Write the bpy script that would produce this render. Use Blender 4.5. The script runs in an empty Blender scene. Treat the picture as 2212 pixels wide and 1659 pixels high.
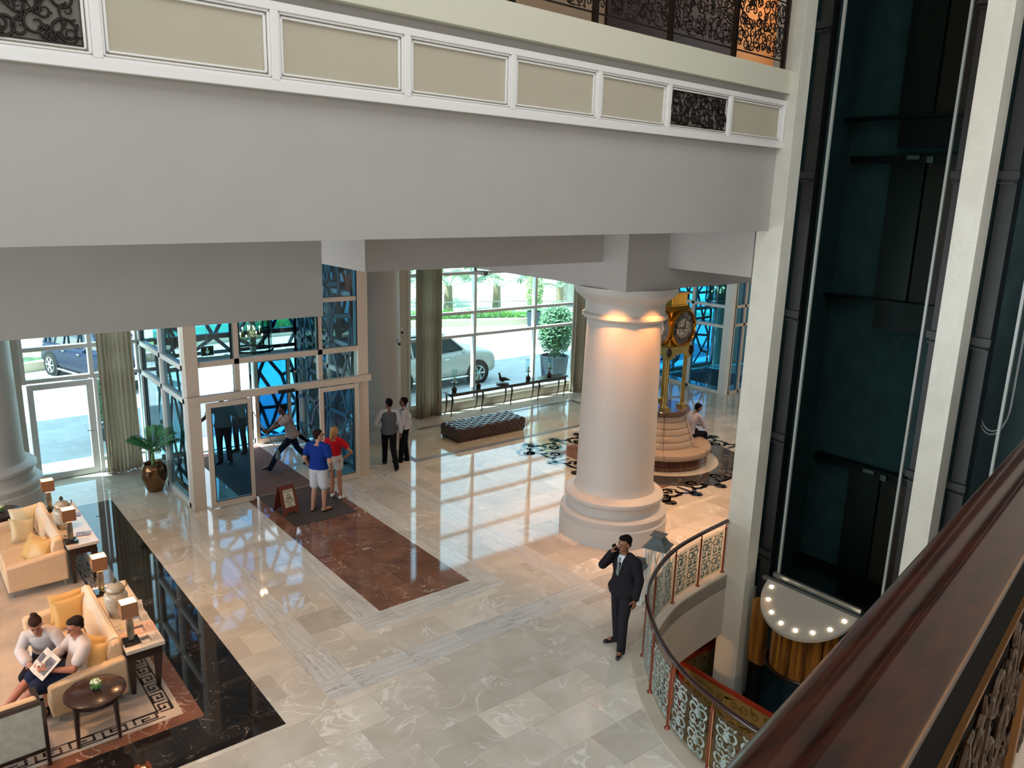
import bpy, math, random
from mathutils import Vector, Matrix
R = math.radians
PI = math.pi
sc = bpy.context.scene
COL = sc.collection

# ------------------------------------------------------------------ camera, sky, sun, exposure
def make_camera():
    a, b, c, f = 0.680684, 0.23704, 0.0293665, 1713.545
    cp, sp = math.cos(b), math.sin(b)
    fw = Vector((math.sin(a) * cp, math.cos(a) * cp, -sp))
    r = Vector((math.cos(a), -math.sin(a), 0))
    u = r.cross(fw)
    r2 = math.cos(c) * r + math.sin(c) * u
    u2 = -math.sin(c) * r + math.cos(c) * u
    m = Matrix(((r2.x, u2.x, -fw.x, 0), (r2.y, u2.y, -fw.y, 0), (r2.z, u2.z, -fw.z, 6.6), (0, 0, 0, 1)))
    cam = bpy.data.cameras.new('camera'); cam.sensor_width = 36; cam.lens = f / 2212 * 36
    cam.clip_start = 0.02; cam.clip_end = 500
    o = bpy.data.objects.new('camera', cam); o.matrix_world = m; COL.objects.link(o); sc.camera = o
make_camera()
sc.view_settings.view_transform = 'Standard'; sc.view_settings.look = 'None'
sc.view_settings.gamma = 1; sc.view_settings.use_curve_mapping = False
sc.view_settings.exposure = 0.72
w = bpy.data.worlds.new('sky'); sc.world = w; w.use_nodes = True
bg = w.node_tree.nodes['Background']; bg.inputs[0].default_value = (0.66, 0.85, 1.0, 1); bg.inputs[1].default_value = 2.4
def lamp(name, kind, loc, power, color=(1, 1, 1), size=0.1, rot=None, target=None, spot=60, blend=0.5, size_y=None):
    l = bpy.data.lights.new(name, kind); l.energy = power; l.color = color
    if kind == 'AREA':
        l.size = size
        if size_y: l.shape = 'RECTANGLE'; l.size_y = size_y
    elif kind == 'SUN': l.angle = R(0.6)
    else: l.shadow_soft_size = size
    if kind == 'SPOT': l.spot_size = R(spot); l.spot_blend = blend
    o = bpy.data.objects.new(name, l); o.location = loc; COL.objects.link(o)
    if target is not None:
        o.rotation_euler = (Vector(target) - Vector(loc)).to_track_quat('-Z', 'Y').to_euler()
    elif rot: o.rotation_euler = rot
    return o
SUN = lamp('sun', 'SUN', (10, 40, 40), 16.0, (1.0, 0.95, 0.88), target=(10 + 20, 40 - 9, 0))
# fill lamp added under the closed roof, standing in for an assumed roof light
lamp('overhead_fill_light', 'AREA', (1.0, 0.9, 15.8), 950, (0.88, 0.95, 1.0), 17, rot=(0, 0, 0), size_y=12)
# fill lamps added for assumed glazing at the far left and behind the viewer
lamp('side_fill_light', 'AREA', (-8.9, 9.5, 3.0), 900, (0.84, 0.93, 1.0), 15, target=(0, 9.5, 3.0), size_y=4.6)
lamp('rear_fill_light', 'AREA', (1.0, -9.9, 8.0), 350, (0.92, 0.96, 1.0), 16, target=(1.0, 0, 8.0), size_y=6)
WARM = (1.0, 0.56, 0.27)
WARM2 = (1.0, 0.70, 0.45)
# assumed ceiling downlights, fixtures unseen: column collar, clock bay, lounge, lobby
for k, (dx, dy) in enumerate(((-0.87, -0.54), (-0.10, -1.02), (0.95, 0.3), (-0.5, 0.9))):
    lamp('column_downlight', 'SPOT', (11.15 + dx * 1.18, 10.4 + dy * 1.18, 4.90), 95, (1.0, 0.38, 0.11), 0.05, target=(11.15 + dx * 0.5, 10.4 + dy * 0.5, 2.0), spot=84, blend=0.9)
for x, y in ((12.6, 9.0), (13.4, 8.6), (14.6, 9.2), (14, 12.0), (17.0, 11.6), (16.5, 14.6), (12.9, 14.2), (19, 10)):
    lamp('bay_downlight', 'SPOT', (x, y, 5.4), 150, WARM, 0.06, target=(x, y, 0), spot=95, blend=0.8)
for x, y, p in ((0.3, 11.3, 230), (0.9, 14.6, 190), (-0.6, 9.6, 120), (2.2, 12.2, 60), (2.3, 9.6, 60)):
    lamp('lounge_downlight', 'SPOT', (x, y, 4.9), p, WARM, 0.06, target=(x, y, 0), spot=90, blend=0.8)
for x, y, p in ((4.4, 12.5, 60), (4.0, 10.7, 40), (6.9, 12.9, 60), (9.0, 11.6, 60), (9.4, 14.2, 60), (13.2, 16.2, 80), (6.5, 17.2, 60)):
    lamp('lobby_downlight', 'SPOT', (x, y, 5.35), p, WARM2, 0.05, target=(x, y, 0), spot=90, blend=0.8)

# ------------------------------------------------------------------ materials
def lin(h):
    h = h.lstrip('#'); o = []
    for i in (0, 2, 4):
        v = int(h[i:i + 2], 16) / 255
        o.append(v / 12.92 if v <= 0.04045 else ((v + 0.055) / 1.055) ** 2.4)
    return (*o, 1)
MATS = {}
def mat(name, color='#888888', rough=0.5, metal=0.0, spec=0.5, noise=0.0, nscale=8.0, bump=0.0, bscale=40.0, coat=0.0, emit=None, estr=0.0, color2=None, trans=0.0, stretch=None):
    if name in MATS: return MATS[name]
    m = bpy.data.materials.new(name); m.use_nodes = True; nt = m.node_tree; b = nt.nodes['Principled BSDF']
    b.inputs['Base Color'].default_value = lin(color); b.inputs['Roughness'].default_value = rough
    b.inputs['Metallic'].default_value = metal; b.inputs['Specular IOR Level'].default_value = spec
    b.inputs['Coat Weight'].default_value = coat
    b.inputs['Transmission Weight'].default_value = trans
    if emit: b.inputs['Emission Color'].default_value = lin(emit); b.inputs['Emission Strength'].default_value = estr
    tc = nt.nodes.new('ShaderNodeTexCoord')
    src = tc.outputs['Object']
    if stretch:
        mp = nt.nodes.new('ShaderNodeMapping'); mp.inputs['Scale'].default_value = stretch; nt.links.new(src, mp.inputs[0]); src = mp.outputs[0]
    if noise or color2:
        n = nt.nodes.new('ShaderNodeTexNoise'); n.inputs['Scale'].default_value = nscale; n.inputs['Detail'].default_value = 5
        nt.links.new(src, n.inputs['Vector'])
        r = nt.nodes.new('ShaderNodeValToRGB'); r.color_ramp.elements[0].position = 0.35; r.color_ramp.elements[1].position = 0.65
        c = lin(color)
        if color2: r.color_ramp.elements[0].color = lin(color2); r.color_ramp.elements[1].color = c
        else:
            r.color_ramp.elements[0].color = tuple(v * (1 - noise) for v in c[:3]) + (1,)
            r.color_ramp.elements[1].color = tuple(min(1, v * (1 + noise)) for v in c[:3]) + (1,)
        nt.links.new(n.outputs['Fac'], r.inputs[0]); nt.links.new(r.outputs[0], b.inputs['Base Color'])
    if bump:
        n2 = nt.nodes.new('ShaderNodeTexNoise'); n2.inputs['Scale'].default_value = bscale
        nt.links.new(src, n2.inputs['Vector'])
        bp = nt.nodes.new('ShaderNodeBump'); bp.inputs['Strength'].default_value = bump; bp.inputs['Distance'].default_value = 0.02
        nt.links.new(n2.outputs['Fac'], bp.inputs['Height']); nt.links.new(bp.outputs[0], b.inputs['Normal'])
    MATS[name] = m
    return m
def glass(name, tint, refl=0.08, rough=0.02):
    if name in MATS: return MATS[name]
    m = bpy.data.materials.new(name); m.use_nodes = True; nt = m.node_tree; nt.nodes.clear()
    o = nt.nodes.new('ShaderNodeOutputMaterial'); mx = nt.nodes.new('ShaderNodeMixShader')
    t = nt.nodes.new('ShaderNodeBsdfTransparent'); t.inputs[0].default_value = lin(tint)
    g = nt.nodes.new('ShaderNodeBsdfGlossy'); g.inputs['Roughness'].default_value = rough
    lw = nt.nodes.new('ShaderNodeLayerWeight'); lw.inputs[0].default_value = 0.5
    pw = nt.nodes.new('ShaderNodeMath'); pw.operation = 'POWER'; pw.inputs[1].default_value = 5; nt.links.new(lw.outputs['Facing'], pw.inputs[0])
    ad = nt.nodes.new('ShaderNodeMath'); ad.operation = 'MULTIPLY_ADD'; ad.inputs[1].default_value = 0.8; ad.inputs[2].default_value = refl * .6; ad.use_clamp = True
    nt.links.new(pw.outputs[0], ad.inputs[0]); nt.links.new(ad.outputs[0], mx.inputs[0])
    nt.links.new(t.outputs[0], mx.inputs[1]); nt.links.new(g.outputs[0], mx.inputs[2]); nt.links.new(mx.outputs[0], o.inputs[0])
    MATS[name] = m
    return m
def marble(name, base, base2, vein, tile=None, rough=0.06, vein_w=0.03, vscale=1.2, tvar=0.25, grout=None, rot=0.0, streak=False, vstrength=0.8, spec=0.5):
    m = bpy.data.materials.new(name); m.use_nodes = True; nt = m.node_tree; N = nt.nodes.new; L = nt.links.new
    b = nt.nodes['Principled BSDF']; b.inputs['Roughness'].default_value = rough; b.inputs['Specular IOR Level'].default_value = spec
    tc = N('ShaderNodeTexCoord'); mp = N('ShaderNodeMapping'); mp.inputs['Rotation'].default_value = (0, 0, rot); L(tc.outputs['Object'], mp.inputs[0])
    src = mp.outputs[0]
    fac = None
    if tile:
        bk = N('ShaderNodeTexBrick'); bk.offset = 0.5; bk.inputs['Scale'].default_value = 1
        bk.inputs['Brick Width'].default_value = tile[0]; bk.inputs['Row Height'].default_value = tile[1]
        bk.inputs['Mortar Size'].default_value = 0.0022; bk.inputs['Mortar Smooth'].default_value = 0
        bk.inputs['Color1'].default_value = (0, 0, 0, 1); bk.inputs['Color2'].default_value = (1, 1, 1, 1); bk.inputs['Mortar'].default_value = (0.5, 0.5, 0.5, 1)
        L(src, bk.inputs['Vector'])
        # offset the veins per tile
        sx = N('ShaderNodeVectorMath'); sx.operation = 'SCALE'; sx.inputs['Scale'].default_value = 7.3; L(bk.outputs['Color'], sx.inputs[0])
        av = N('ShaderNodeVectorMath'); av.operation = 'ADD'; L(src, av.inputs[0]); L(sx.outputs[0], av.inputs[1])
        vsrc = av.outputs[0]
    else: vsrc = src
    if streak:
        mp2 = N('ShaderNodeMapping'); mp2.inputs['Scale'].default_value = (1.2, 14, 1); L(vsrc, mp2.inputs[0]); vs2 = mp2.outputs[0]
    else: vs2 = vsrc
    n1 = N('ShaderNodeTexNoise'); n1.inputs['Scale'].default_value = vscale * 1.3; n1.inputs['Detail'].default_value = 6; n1.inputs['Distortion'].default_value = 0.6; L(vs2, n1.inputs['Vector'])
    r1 = N('ShaderNodeValToRGB'); r1.color_ramp.elements[0].position = 0.3; r1.color_ramp.elements[1].position = 0.7
    r1.color_ramp.elements[0].color = lin(base2); r1.color_ramp.elements[1].color = lin(base); L(n1.outputs['Fac'], r1.inputs[0])
    n2 = N('ShaderNodeTexNoise'); n2.inputs['Scale'].default_value = vscale; n2.inputs['Detail'].default_value = 7; n2.inputs['Distortion'].default_value = 1.6; L(vs2, n2.inputs['Vector'])
    sb = N('ShaderNodeMath'); sb.operation = 'SUBTRACT'; sb.inputs[1].default_value = 0.5; L(n2.outputs['Fac'], sb.inputs[0])
    ab = N('ShaderNodeMath'); ab.operation = 'ABSOLUTE'; L(sb.outputs[0], ab.inputs[0])
    r2 = N('ShaderNodeMapRange'); r2.inputs['From Min'].default_value = vein_w; r2.inputs['From Max'].default_value = 0.0
    r2.inputs['To Min'].default_value = 0; r2.inputs['To Max'].default_value = vstrength; L(ab.outputs[0], r2.inputs['Value'])
    n3 = N('ShaderNodeTexNoise'); n3.inputs['Scale'].default_value = vscale * 0.9; L(vsrc, n3.inputs['Vector'])
    r3 = N('ShaderNodeMapRange'); r3.inputs['From Min'].default_value = 0.45; r3.inputs['From Max'].default_value = 0.62; L(n3.outputs['Fac'], r3.inputs['Value'])
    mu = N('ShaderNodeMath'); mu.operation = 'MULTIPLY'; L(r2.outputs[0], mu.inputs[0]); L(r3.outputs[0], mu.inputs[1])
    mx = N('ShaderNodeMixRGB'); mx.inputs[2].default_value = lin(vein); L(mu.outputs[0], mx.inputs[0]); L(r1.outputs[0], mx.inputs[1])
    out = mx.outputs[0]
    if tile:
        tv = N('ShaderNodeMapRange'); tv.inputs['To Min'].default_value = 1 - tvar; tv.inputs['To Max'].default_value = 1 + tvar * 0.4; L(bk.outputs['Color'], tv.inputs['Value'])
        ml = N('ShaderNodeMixRGB'); ml.blend_type = 'MULTIPLY'; ml.inputs[0].default_value = 1; L(out, ml.inputs[1]); L(tv.outputs[0], ml.inputs[2])
        mg = N('ShaderNodeMixRGB'); mg.inputs[2].default_value = lin(grout or base2); L(bk.outputs['Fac'], mg.inputs[0]); L(ml.outputs[0], mg.inputs[1]); out = mg.outputs[0]
    L(out, b.inputs['Base Color'])
    MATS[name] = m
    return m

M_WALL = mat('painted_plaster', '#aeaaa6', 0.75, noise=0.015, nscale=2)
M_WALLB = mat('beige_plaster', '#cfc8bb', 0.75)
M_CREAM = mat('cream_panel_paint', '#b6ae9b', 0.7, noise=0.02, nscale=2)
M_WHITE = mat('white_gloss_paint', '#e6e4e2', 0.35)
M_SLAB = mat('gallery_slab_paint', '#d2cfbd', 0.7)
M_ALU = mat('white_aluminium_frame', '#dfdfdc', 0.35)
M_ALUB = mat('beige_aluminium_frame', '#cdbdae', 0.4)
M_GASK = mat('black_rubber', '#0c0d0e', 0.5)
M_PILLAR = marble('cream_limestone', '#dcdacf', '#cdcbbf', '#efeee6', (1.1, 0.9), 0.35, 0.02, 1.0, 0.05, vstrength=0.25)
M_GLASS = glass('clear_glass', '#e4f6f8', 0.05)
M_BLUE = glass('blue_tinted_glass', '#9ddaf2', 0.06)
M_BLUEG = glass('grey_blue_tinted_glass', '#bfe0ea', 0.08)
M_SHAFTG = glass('lift_shaft_glass', '#d0dad8', 0.0)
M_IRON = mat('wrought_iron', '#2a211c', 0.38, 0.6)
M_DWOOD = mat('dark_stained_wood', '#2e1d18', 0.3, coat=0.3, noise=0.2, nscale=6, stretch=(1, 8, 1))
M_FLOOR = marble('beige_marble_tiles', '#dcd4c8', '#c8beb0', '#f2ede4', (0.9, 0.6), 0.045, 0.028, 1.3, 0.22, '#a0978a', rot=0.0, vstrength=0.85)
M_STRIP_X = marble('streaked_white_marble', '#dcdad6', '#c4c1bb', '#5d5a57', (0.9, 0.45), 0.05, 0.03, 1.0, 0.08, '#99958e', streak=True, vstrength=0.7)
M_STRIP_Y = marble('streaked_white_marble_lengthwise', '#dcdad6', '#c4c1bb', '#5d5a57', (0.9, 0.45), 0.05, 0.03, 1.0, 0.08, '#99958e', streak=True, rot=R(90), vstrength=0.7)
M_BROWN = marble('rosso_brown_marble', '#8e6552', '#674a3f', '#dccbbd', (1.0, 0.9), 0.05, 0.012, 1.9, 0.18, '#4a3028')
M_RUST = marble('rust_brown_marble', '#85543f', '#6b4536', '#cdb5a2', None, 0.08, 0.03, 3.0)
M_BLACK = marble('dark_emperador_marble', '#2c2421', '#181615', '#97897a', (1.0, 0.75), 0.035, 0.007, 2.4, 0.2, '#181615', vstrength=0.9)
M_PALE = marble('pale_marble', '#c8bfae', '#b7ae9f', '#e4dccb', None, 0.06, 0.02, 1.3)
M_DKINLAY = mat('dark_stone_inlay', '#2b2422', 0.1)
M_PAVE = marble('grey_paving', '#a9aeb2', '#989da1', '#b8bcc0', (0.9, 0.45), 0.7, 0.02, 0.8, 0.08, '#83888c')
M_CARPET = mat('lounge_carpet', '#c9b5a0', 0.95, color2='#a99b90', nscale=1.3, bump=0.3, bscale=300)
M_MATBR = mat('brown_entrance_matting', '#6f5550', 0.95, color2='#5f4945', nscale=30, bump=0.4, bscale=200)
M_MATDK = mat('dark_entrance_matting', '#4c413f', 0.95, color2='#3c3534', nscale=40, bump=0.4, bscale=200)

# ------------------------------------------------------------------ mesh builder
class MB:
    def __init__(s): s.v = []; s.f = []; s.mi = []; s.cur = 0
    def add(s, vs, fs):
        o = len(s.v); s.v += [tuple(p) for p in vs]; s.f += [tuple(i + o for i in f) for f in fs]; s.mi += [s.cur] * len(fs); return s
    def box(s, x0, y0, z0, x1, y1, z1, M=None):
        vs = [Vector((x, y, z)) for z in (z0, z1) for y in (y0, y1) for x in (x0, x1)]
        if M: vs = [M @ p for p in vs]
        return s.add(vs, [(0, 2, 3, 1), (4, 5, 7, 6), (0, 1, 5, 4), (2, 6, 7, 3), (0, 4, 6, 2), (1, 3, 7, 5)])
    def cbox(s, c, d, M=None):
        return s.box(c[0] - d[0] / 2, c[1] - d[1] / 2, c[2] - d[2] / 2, c[0] + d[0] / 2, c[1] + d[1] / 2, c[2] + d[2] / 2, M)
    def taper(s, c0, h0, c1, h1):   # box frustum, centre + half sizes at bottom and top
        vs = [(c0[0] + i * h0[0], c0[1] + j * h0[1], c0[2]) for j in (-1, 1) for i in (-1, 1)] + [(c1[0] + i * h1[0], c1[1] + j * h1[1], c1[2]) for j in (-1, 1) for i in (-1, 1)]
        return s.add(vs, [(0, 2, 3, 1), (4, 5, 7, 6), (0, 1, 5, 4), (2, 6, 7, 3), (0, 4, 6, 2), (1, 3, 7, 5)])
    def rings(s, rs, closed=False, cap=True):   # list of equal-length rings
        n = len(rs[0]); vs = [p for r in rs for p in r]; fs = []
        m = len(rs); k = m if closed else m - 1
        for i in range(k):
            a = i * n; b = ((i + 1) % m) * n
            for j in range(n):
                j2 = (j + 1) % n
                fs.append((a + j, a + j2, b + j2, b + j))
        if cap and not closed: fs += [tuple(reversed(range(n))), tuple(range((m - 1) * n, m * n))]
        return s.add(vs, fs)
    def lathe(s, prof, c=(0, 0, 0), n=48, a0=0, a1=2 * PI, cap=True):
        full = abs(a1 - a0 - 2 * PI) < 1e-6
        k = n if full else n + 1
        rs = [[(c[0] + r * math.cos(a0 + (a1 - a0) * i / n), c[1] + r * math.sin(a0 + (a1 - a0) * i / n), c[2] + z) for i in range(k)] for r, z in prof]
        if full: return s.rings(rs, cap=cap)
        rr = [list(x) for x in rs]
        vs = [p for r in rr for p in r]; fs = []
        for i in range(len(rr) - 1):
            for j in range(k - 1): fs.append((i * k + j, i * k + j + 1, (i + 1) * k + j + 1, (i + 1) * k + j))
        return s.add(vs, fs)
    def tube(s, pts, r, n=8, closed=False, flat=None, cap=True):
        pts = [Vector(p) for p in pts]; m = len(pts)
        if m < 2: return s
        rad = r if isinstance(r, (list, tuple)) else [r] * m
        rs = []; up = None
        for i in range(m):
            if closed: t = pts[(i + 1) % m] - pts[i - 1]
            else: t = pts[min(i + 1, m - 1)] - pts[max(i - 1, 0)]
            if t.length < 1e-9: t = Vector((0, 0, 1))
            t.normalize()
            if up is None:
                up = Vector((0, 0, 1)) if abs(t.z) < 0.9 else Vector((1, 0, 0))
            sx = t.cross(up)
            if sx.length < 1e-6: sx = t.orthogonal()
            sx.normalize(); uy = sx.cross(t).normalized(); up = uy
            k = flat or 1.0
            rs.append([tuple(pts[i] + sx * (math.cos(2 * PI * j / n + PI / n) * rad[i]) + uy * (math.sin(2 * PI * j / n + PI / n) * rad[i] * k)) for j in range(n)])
        return s.rings(rs, closed=closed, cap=cap)
    def prism(s, poly, z0, z1):
        n = len(poly)
        return s.rings([[(x, y, z0) for x, y in poly], [(x, y, z1) for x, y in poly]])
    def sph(s, c, r, n=12, m=8, sc=(1, 1, 1), M=None):
        rs = []
        for i in range(m + 1):
            a = -PI / 2 + PI * i / m
            rr = max(math.cos(a), 0.02)
            ring = [Vector((rr * math.cos(2 * PI * j / n) * r * sc[0], rr * math.sin(2 * PI * j / n) * r * sc[1], math.sin(a) * r * sc[2])) for j in range(n)]
            if M: ring = [M @ p for p in ring]
            rs.append([tuple(Vector(c) + p) for p in ring])
        return s.rings(rs)
    def caps(s, p0, r0, p1, r1, n=14):      # tapered capsule
        p0 = Vector(p0); p1 = Vector(p1); t = p1 - p0; L = t.length
        if L < 1e-6: return s.sph(p0, r0)
        t.normalize(); x = t.orthogonal().normalized(); y = t.cross(x)
        rs = []
        for a in (-80, -50, -20, 0):
            c = p0 + t * (math.sin(R(a)) * r0); q = math.cos(R(a)) * r0
            rs.append([tuple(c + x * (q * math.cos(2 * PI * j / n)) + y * (q * math.sin(2 * PI * j / n))) for j in range(n)])
        for a in (0, 20, 50, 80):
            c = p1 + t * (math.sin(R(a)) * r1); q = math.cos(R(a)) * r1
            rs.append([tuple(c + x * (q * math.cos(2 * PI * j / n)) + y * (q * math.sin(2 * PI * j / n))) for j in range(n)])
        return s.rings(rs)
    def quad(s, a, b, c, d): return s.add([a, b, c, d], [(0, 1, 2, 3)])
    def xf(s, M):
        s.v = [tuple(M @ Vector(p)) for p in s.v]; return s

def tag(o, label=None, cat=None, group=None, kind=None):
    if label: o['label'] = label
    if cat: o['category'] = cat
    if group: o['group'] = group
    if kind: o['kind'] = kind
    return o
def obj(name, mb, m, parent=None, smooth=True, bevel=0, sub=0, remesh=0, label=None, loc=None, smo=0, ang=38):
    me = bpy.data.meshes.new(name); me.from_pydata(mb.v, [], mb.f)
    for x in (m if isinstance(m, (list, tuple)) else [m]): me.materials.append(x)
    if any(mb.mi): me.polygons.foreach_set('material_index', mb.mi)
    me.validate(); me.update()
    if smooth:
        me.shade_smooth()
        if not remesh: me.set_sharp_from_angle(angle=R(ang))
    o = bpy.data.objects.new(name, me); COL.objects.link(o)
    if loc: o.location = loc
    if parent: o.parent = parent
    if remesh:
        md = o.modifiers.new('remesh', 'REMESH'); md.mode = 'VOXEL'; md.voxel_size = remesh; md.use_smooth_shade = True
        if smo: sm = o.modifiers.new('smooth', 'SMOOTH'); sm.iterations = smo; sm.factor = 0.6
    if bevel:
        bv = o.modifiers.new('bevel', 'BEVEL'); bv.width = bevel; bv.segments = 2; bv.limit_method = 'ANGLE'
    if sub:
        sb = o.modifiers.new('sub', 'SUBSURF'); sb.levels = sub; sb.render_levels = sub
    if label: o['label'] = label
    return o
def empty(name, loc=(0, 0, 0), rz=0, label=None, cat=None, group=None, kind=None):
    o = bpy.data.objects.new(name, None); o.location = loc; o.rotation_euler = (0, 0, rz); o.empty_display_size = 0.1; COL.objects.link(o)
    return tag(o, label, cat, group, kind)
def copy_tree(o, parent=None):
    c = o.copy(); COL.objects.link(c); c.parent = parent
    for ch in list(o.children): copy_tree(ch, c)
    return c
def box(*a): return MB().box(*a)
def struct(name, mb, m, parent=None, **k):
    o = obj(name, mb, m, parent, **k)
    if not parent: o['kind'] = 'structure'
    return o
def loc2(parent_loc):  # matrix taking world to local of an unrotated parent
    return Matrix.Translation(-Vector(parent_loc))

# ornament: vine of scrolls filling a w x h rectangle, as polylines in 2D
def spiral(cx, cy, r, a0, turns, sgn=1, n=16):
    return [(cx + r * (1 - 0.8 * t / n) * math.cos(a0 + sgn * 2 * PI * turns * t / n), cy + r * (1 - 0.8 * t / n) * math.sin(a0 + sgn * 2 * PI * turns * t / n)) for t in range(n + 1)]
def vines(w, h, cell, seed):
    rnd = random.Random(seed); out = []
    nx = max(1, round(w / cell)); ny = max(1, round(h / cell)); cw = w / nx; ch = h / ny
    for i in range(nx):
        for j in range(ny):
            cx = (i + 0.5) * cw + rnd.uniform(-.12, .12) * cw; cy = (j + 0.5) * ch + rnd.uniform(-.12, .12) * ch
            r = min(cw, ch) * rnd.uniform(.34, .46); a = rnd.uniform(0, 2 * PI); sg = rnd.choice((-1, 1))
            sp = spiral(cx, cy, r, a, rnd.uniform(1.0, 1.4), sg); out.append(sp)
            # stem leaving the scroll tangentially
            tx, ty = -math.sin(a) * -sg, math.cos(a) * -sg
            p = sp[0]; L = cell * rnd.uniform(.7, 1.1); bend = rnd.uniform(-.5, .5)
            st = [(p[0] + tx * L * t / 7 - ty * bend * L * (t / 7) ** 2, p[1] + ty * L * t / 7 + tx * bend * L * (t / 7) ** 2) for t in range(8)]
            out.append(st)
            q = st[3]; out.append(spiral(q[0] + r * .4 * math.cos(a + 2), q[1] + r * .4 * math.sin(a + 2), r * .42, a + 2 + PI, .8, -sg, 10))
            # short leaves
            for k in range(2):
                b0 = sp[rnd.randint(1, 9)]; aa = rnd.uniform(0, 2 * PI)
                out.append([(b0[0] + math.cos(aa + .5 * t / 4) * r * .42 * t / 4, b0[1] + math.sin(aa + .5 * t / 4) * r * .42 * t / 4) for t in range(5)])
    return [[(min(max(x, 0), w), min(max(y, 0), h)) for x, y in pl] for pl in out]
def dedupe(pts):
    o = [pts[0]]
    for p in pts[1:]:
        if (Vector(p) - Vector(o[-1])).length > 1e-4: o.append(p)
    return o
def vine_tubes(mb, w, h, cell, seed, r, mapf, n=5):
    for pl in vines(w, h, cell, seed):
        p3 = dedupe([mapf(x, y) for x, y in pl])
        if len(p3) > 2:
            m = len(p3); mb.tube(p3, [r * (1.15 - .6 * i / m) for i in range(m)], n)
    return mb
def ribbon(mb, pts, wd, mapf):
    pts = dedupe(pts)
    if len(pts) < 2: return
    m = len(pts); L = []; Rr = []
    for i in range(m):
        a = pts[max(i - 1, 0)]; b = pts[min(i + 1, m - 1)]; dx, dy = b[0] - a[0], b[1] - a[1]; l = math.hypot(dx, dy) or 1
        k = wd * (0.35 + 0.65 * math.sin(PI * (i + .6) / (m + .2)))
        L.append(mapf(pts[i][0] - dy / l * k, pts[i][1] + dx / l * k)); Rr.append(mapf(pts[i][0] + dy / l * k, pts[i][1] - dx / l * k))
    mb.add(L + Rr, [(i, i + 1, m + i + 1, m + i) for i in range(m - 1)])

# ------------------------------------------------------------------ stair opening outline (plan)
SP = [(11.36, 7.80), (10.54, 7.72), (9.70, 7.58), (8.90, 7.28), (8.20, 6.86), (7.72, 6.36), (7.35, 5.84), (7.08, 5.30), (6.92, 4.70), (6.85, 4.0), (6.95, 3.3), (7.2, 2.6), (7.7, 1.9), (8.4, 1.4)]
def catmull(P, k=6):
    out = []
    for i in range(len(P) - 1):
        p0 = P[max(i - 1, 0)]; p1 = P[i]; p2 = P[i + 1]; p3 = P[min(i + 2, len(P) - 1)]
        for t in range(k):
            t = t / k
            out.append(tuple(0.5 * ((2 * p1[d]) + (-p0[d] + p2[d]) * t + (2 * p0[d] - 5 * p1[d] + 4 * p2[d] - p3[d]) * t * t + (-p0[d] + 3 * p1[d] - 3 * p2[d] + p3[d]) * t ** 3) for d in range(len(p1))))
    out.append(tuple(P[-1])); return out
CURVE = catmull(SP, 6)
def offset(path, d):
    out = []
    for i in range(len(path)):
        a = path[max(i - 1, 0)]; b = path[min(i + 1, len(path) - 1)]; dx, dy = b[0] - a[0], b[1] - a[1]; l = math.hypot(dx, dy)
        out.append((path[i][0] - dy / l * d, path[i][1] + dx / l * d))
    return out
EDGE = offset(CURVE, 0.10)      # slab edge, on the opening side
EDGE[0] = (11.36, EDGE[0][1])

# ------------------------------------------------------------------ floor of the lobby
def tri_poly(poly, z):
    from mathutils.geometry import tessellate_polygon
    vs = [Vector((x, y, 0)) for x, y in poly]
    return [(x, y, z) for x, y in poly], [tuple(t) for t in tessellate_polygon([vs])]
VX0, VX1, VY = 4.58, 8.63, 15.93
floor_poly = [(-9, 24.0 - 4.4), (-9, -10), (8.4, -10)] + [(x, y) for x, y in reversed(EDGE)] + [(34, EDGE[0][1]), (34, 19.6)]
fm = MB(); vs, fs = tri_poly(floor_poly, 0.0)
fs = [f if ((Vector(vs[f[1]]) - Vector(vs[f[0]])).cross(Vector(vs[f[2]]) - Vector(vs[f[0]]))).z > 0 else tuple(reversed(f)) for f in fs]
fm.add(vs, fs)
vs2, _ = tri_poly(floor_poly, -0.25); o = len(fm.v); fm.v += vs2; n = len(floor_poly)
for i in range(n):
    j = (i + 1) % n; fm.f.append((i, o + i, o + j, j)); fm.mi.append(0)
for f in fs: fm.f.append(tuple(reversed([o + i for i in f]))); fm.mi.append(0)
FLOOR = struct('floor', fm, M_FLOOR, smooth=False)
def inlay(name, x0, y0, x1, y1, m, h=0.0012, label=None):
    return obj(name, box(x0, y0, -0.002, x1, y1, h), m, FLOOR, smooth=False, label=label)
# dark border, rust border and fret round the lounge carpet (one ring each)
def ring_inlay(name, xo, yo0, yo1, wd, m, h):
    mb = MB(); mb.box(xo - wd, yo0, -0.002, xo, yo1, h); mb.box(-6, yo0, -0.002, xo - wd, yo0 + wd, h); mb.box(-6, yo1 - wd, -0.002, xo - wd, yo1, h)
    return obj(name, mb, m, FLOOR, smooth=False)
ring_inlay('dark_marble_border', 3.36, 8.48, 17.58, 0.76, M_BLACK, 0.0016)
ring_inlay('rust_marble_border', 2.60, 9.24, 16.82, 0.20, M_RUST, 0.0016)
obj('carpet_field', box(-6, 9.44, -0.002, 2.40, 16.62, 0.004), M_CARPET, FLOOR, smooth=False)
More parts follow.
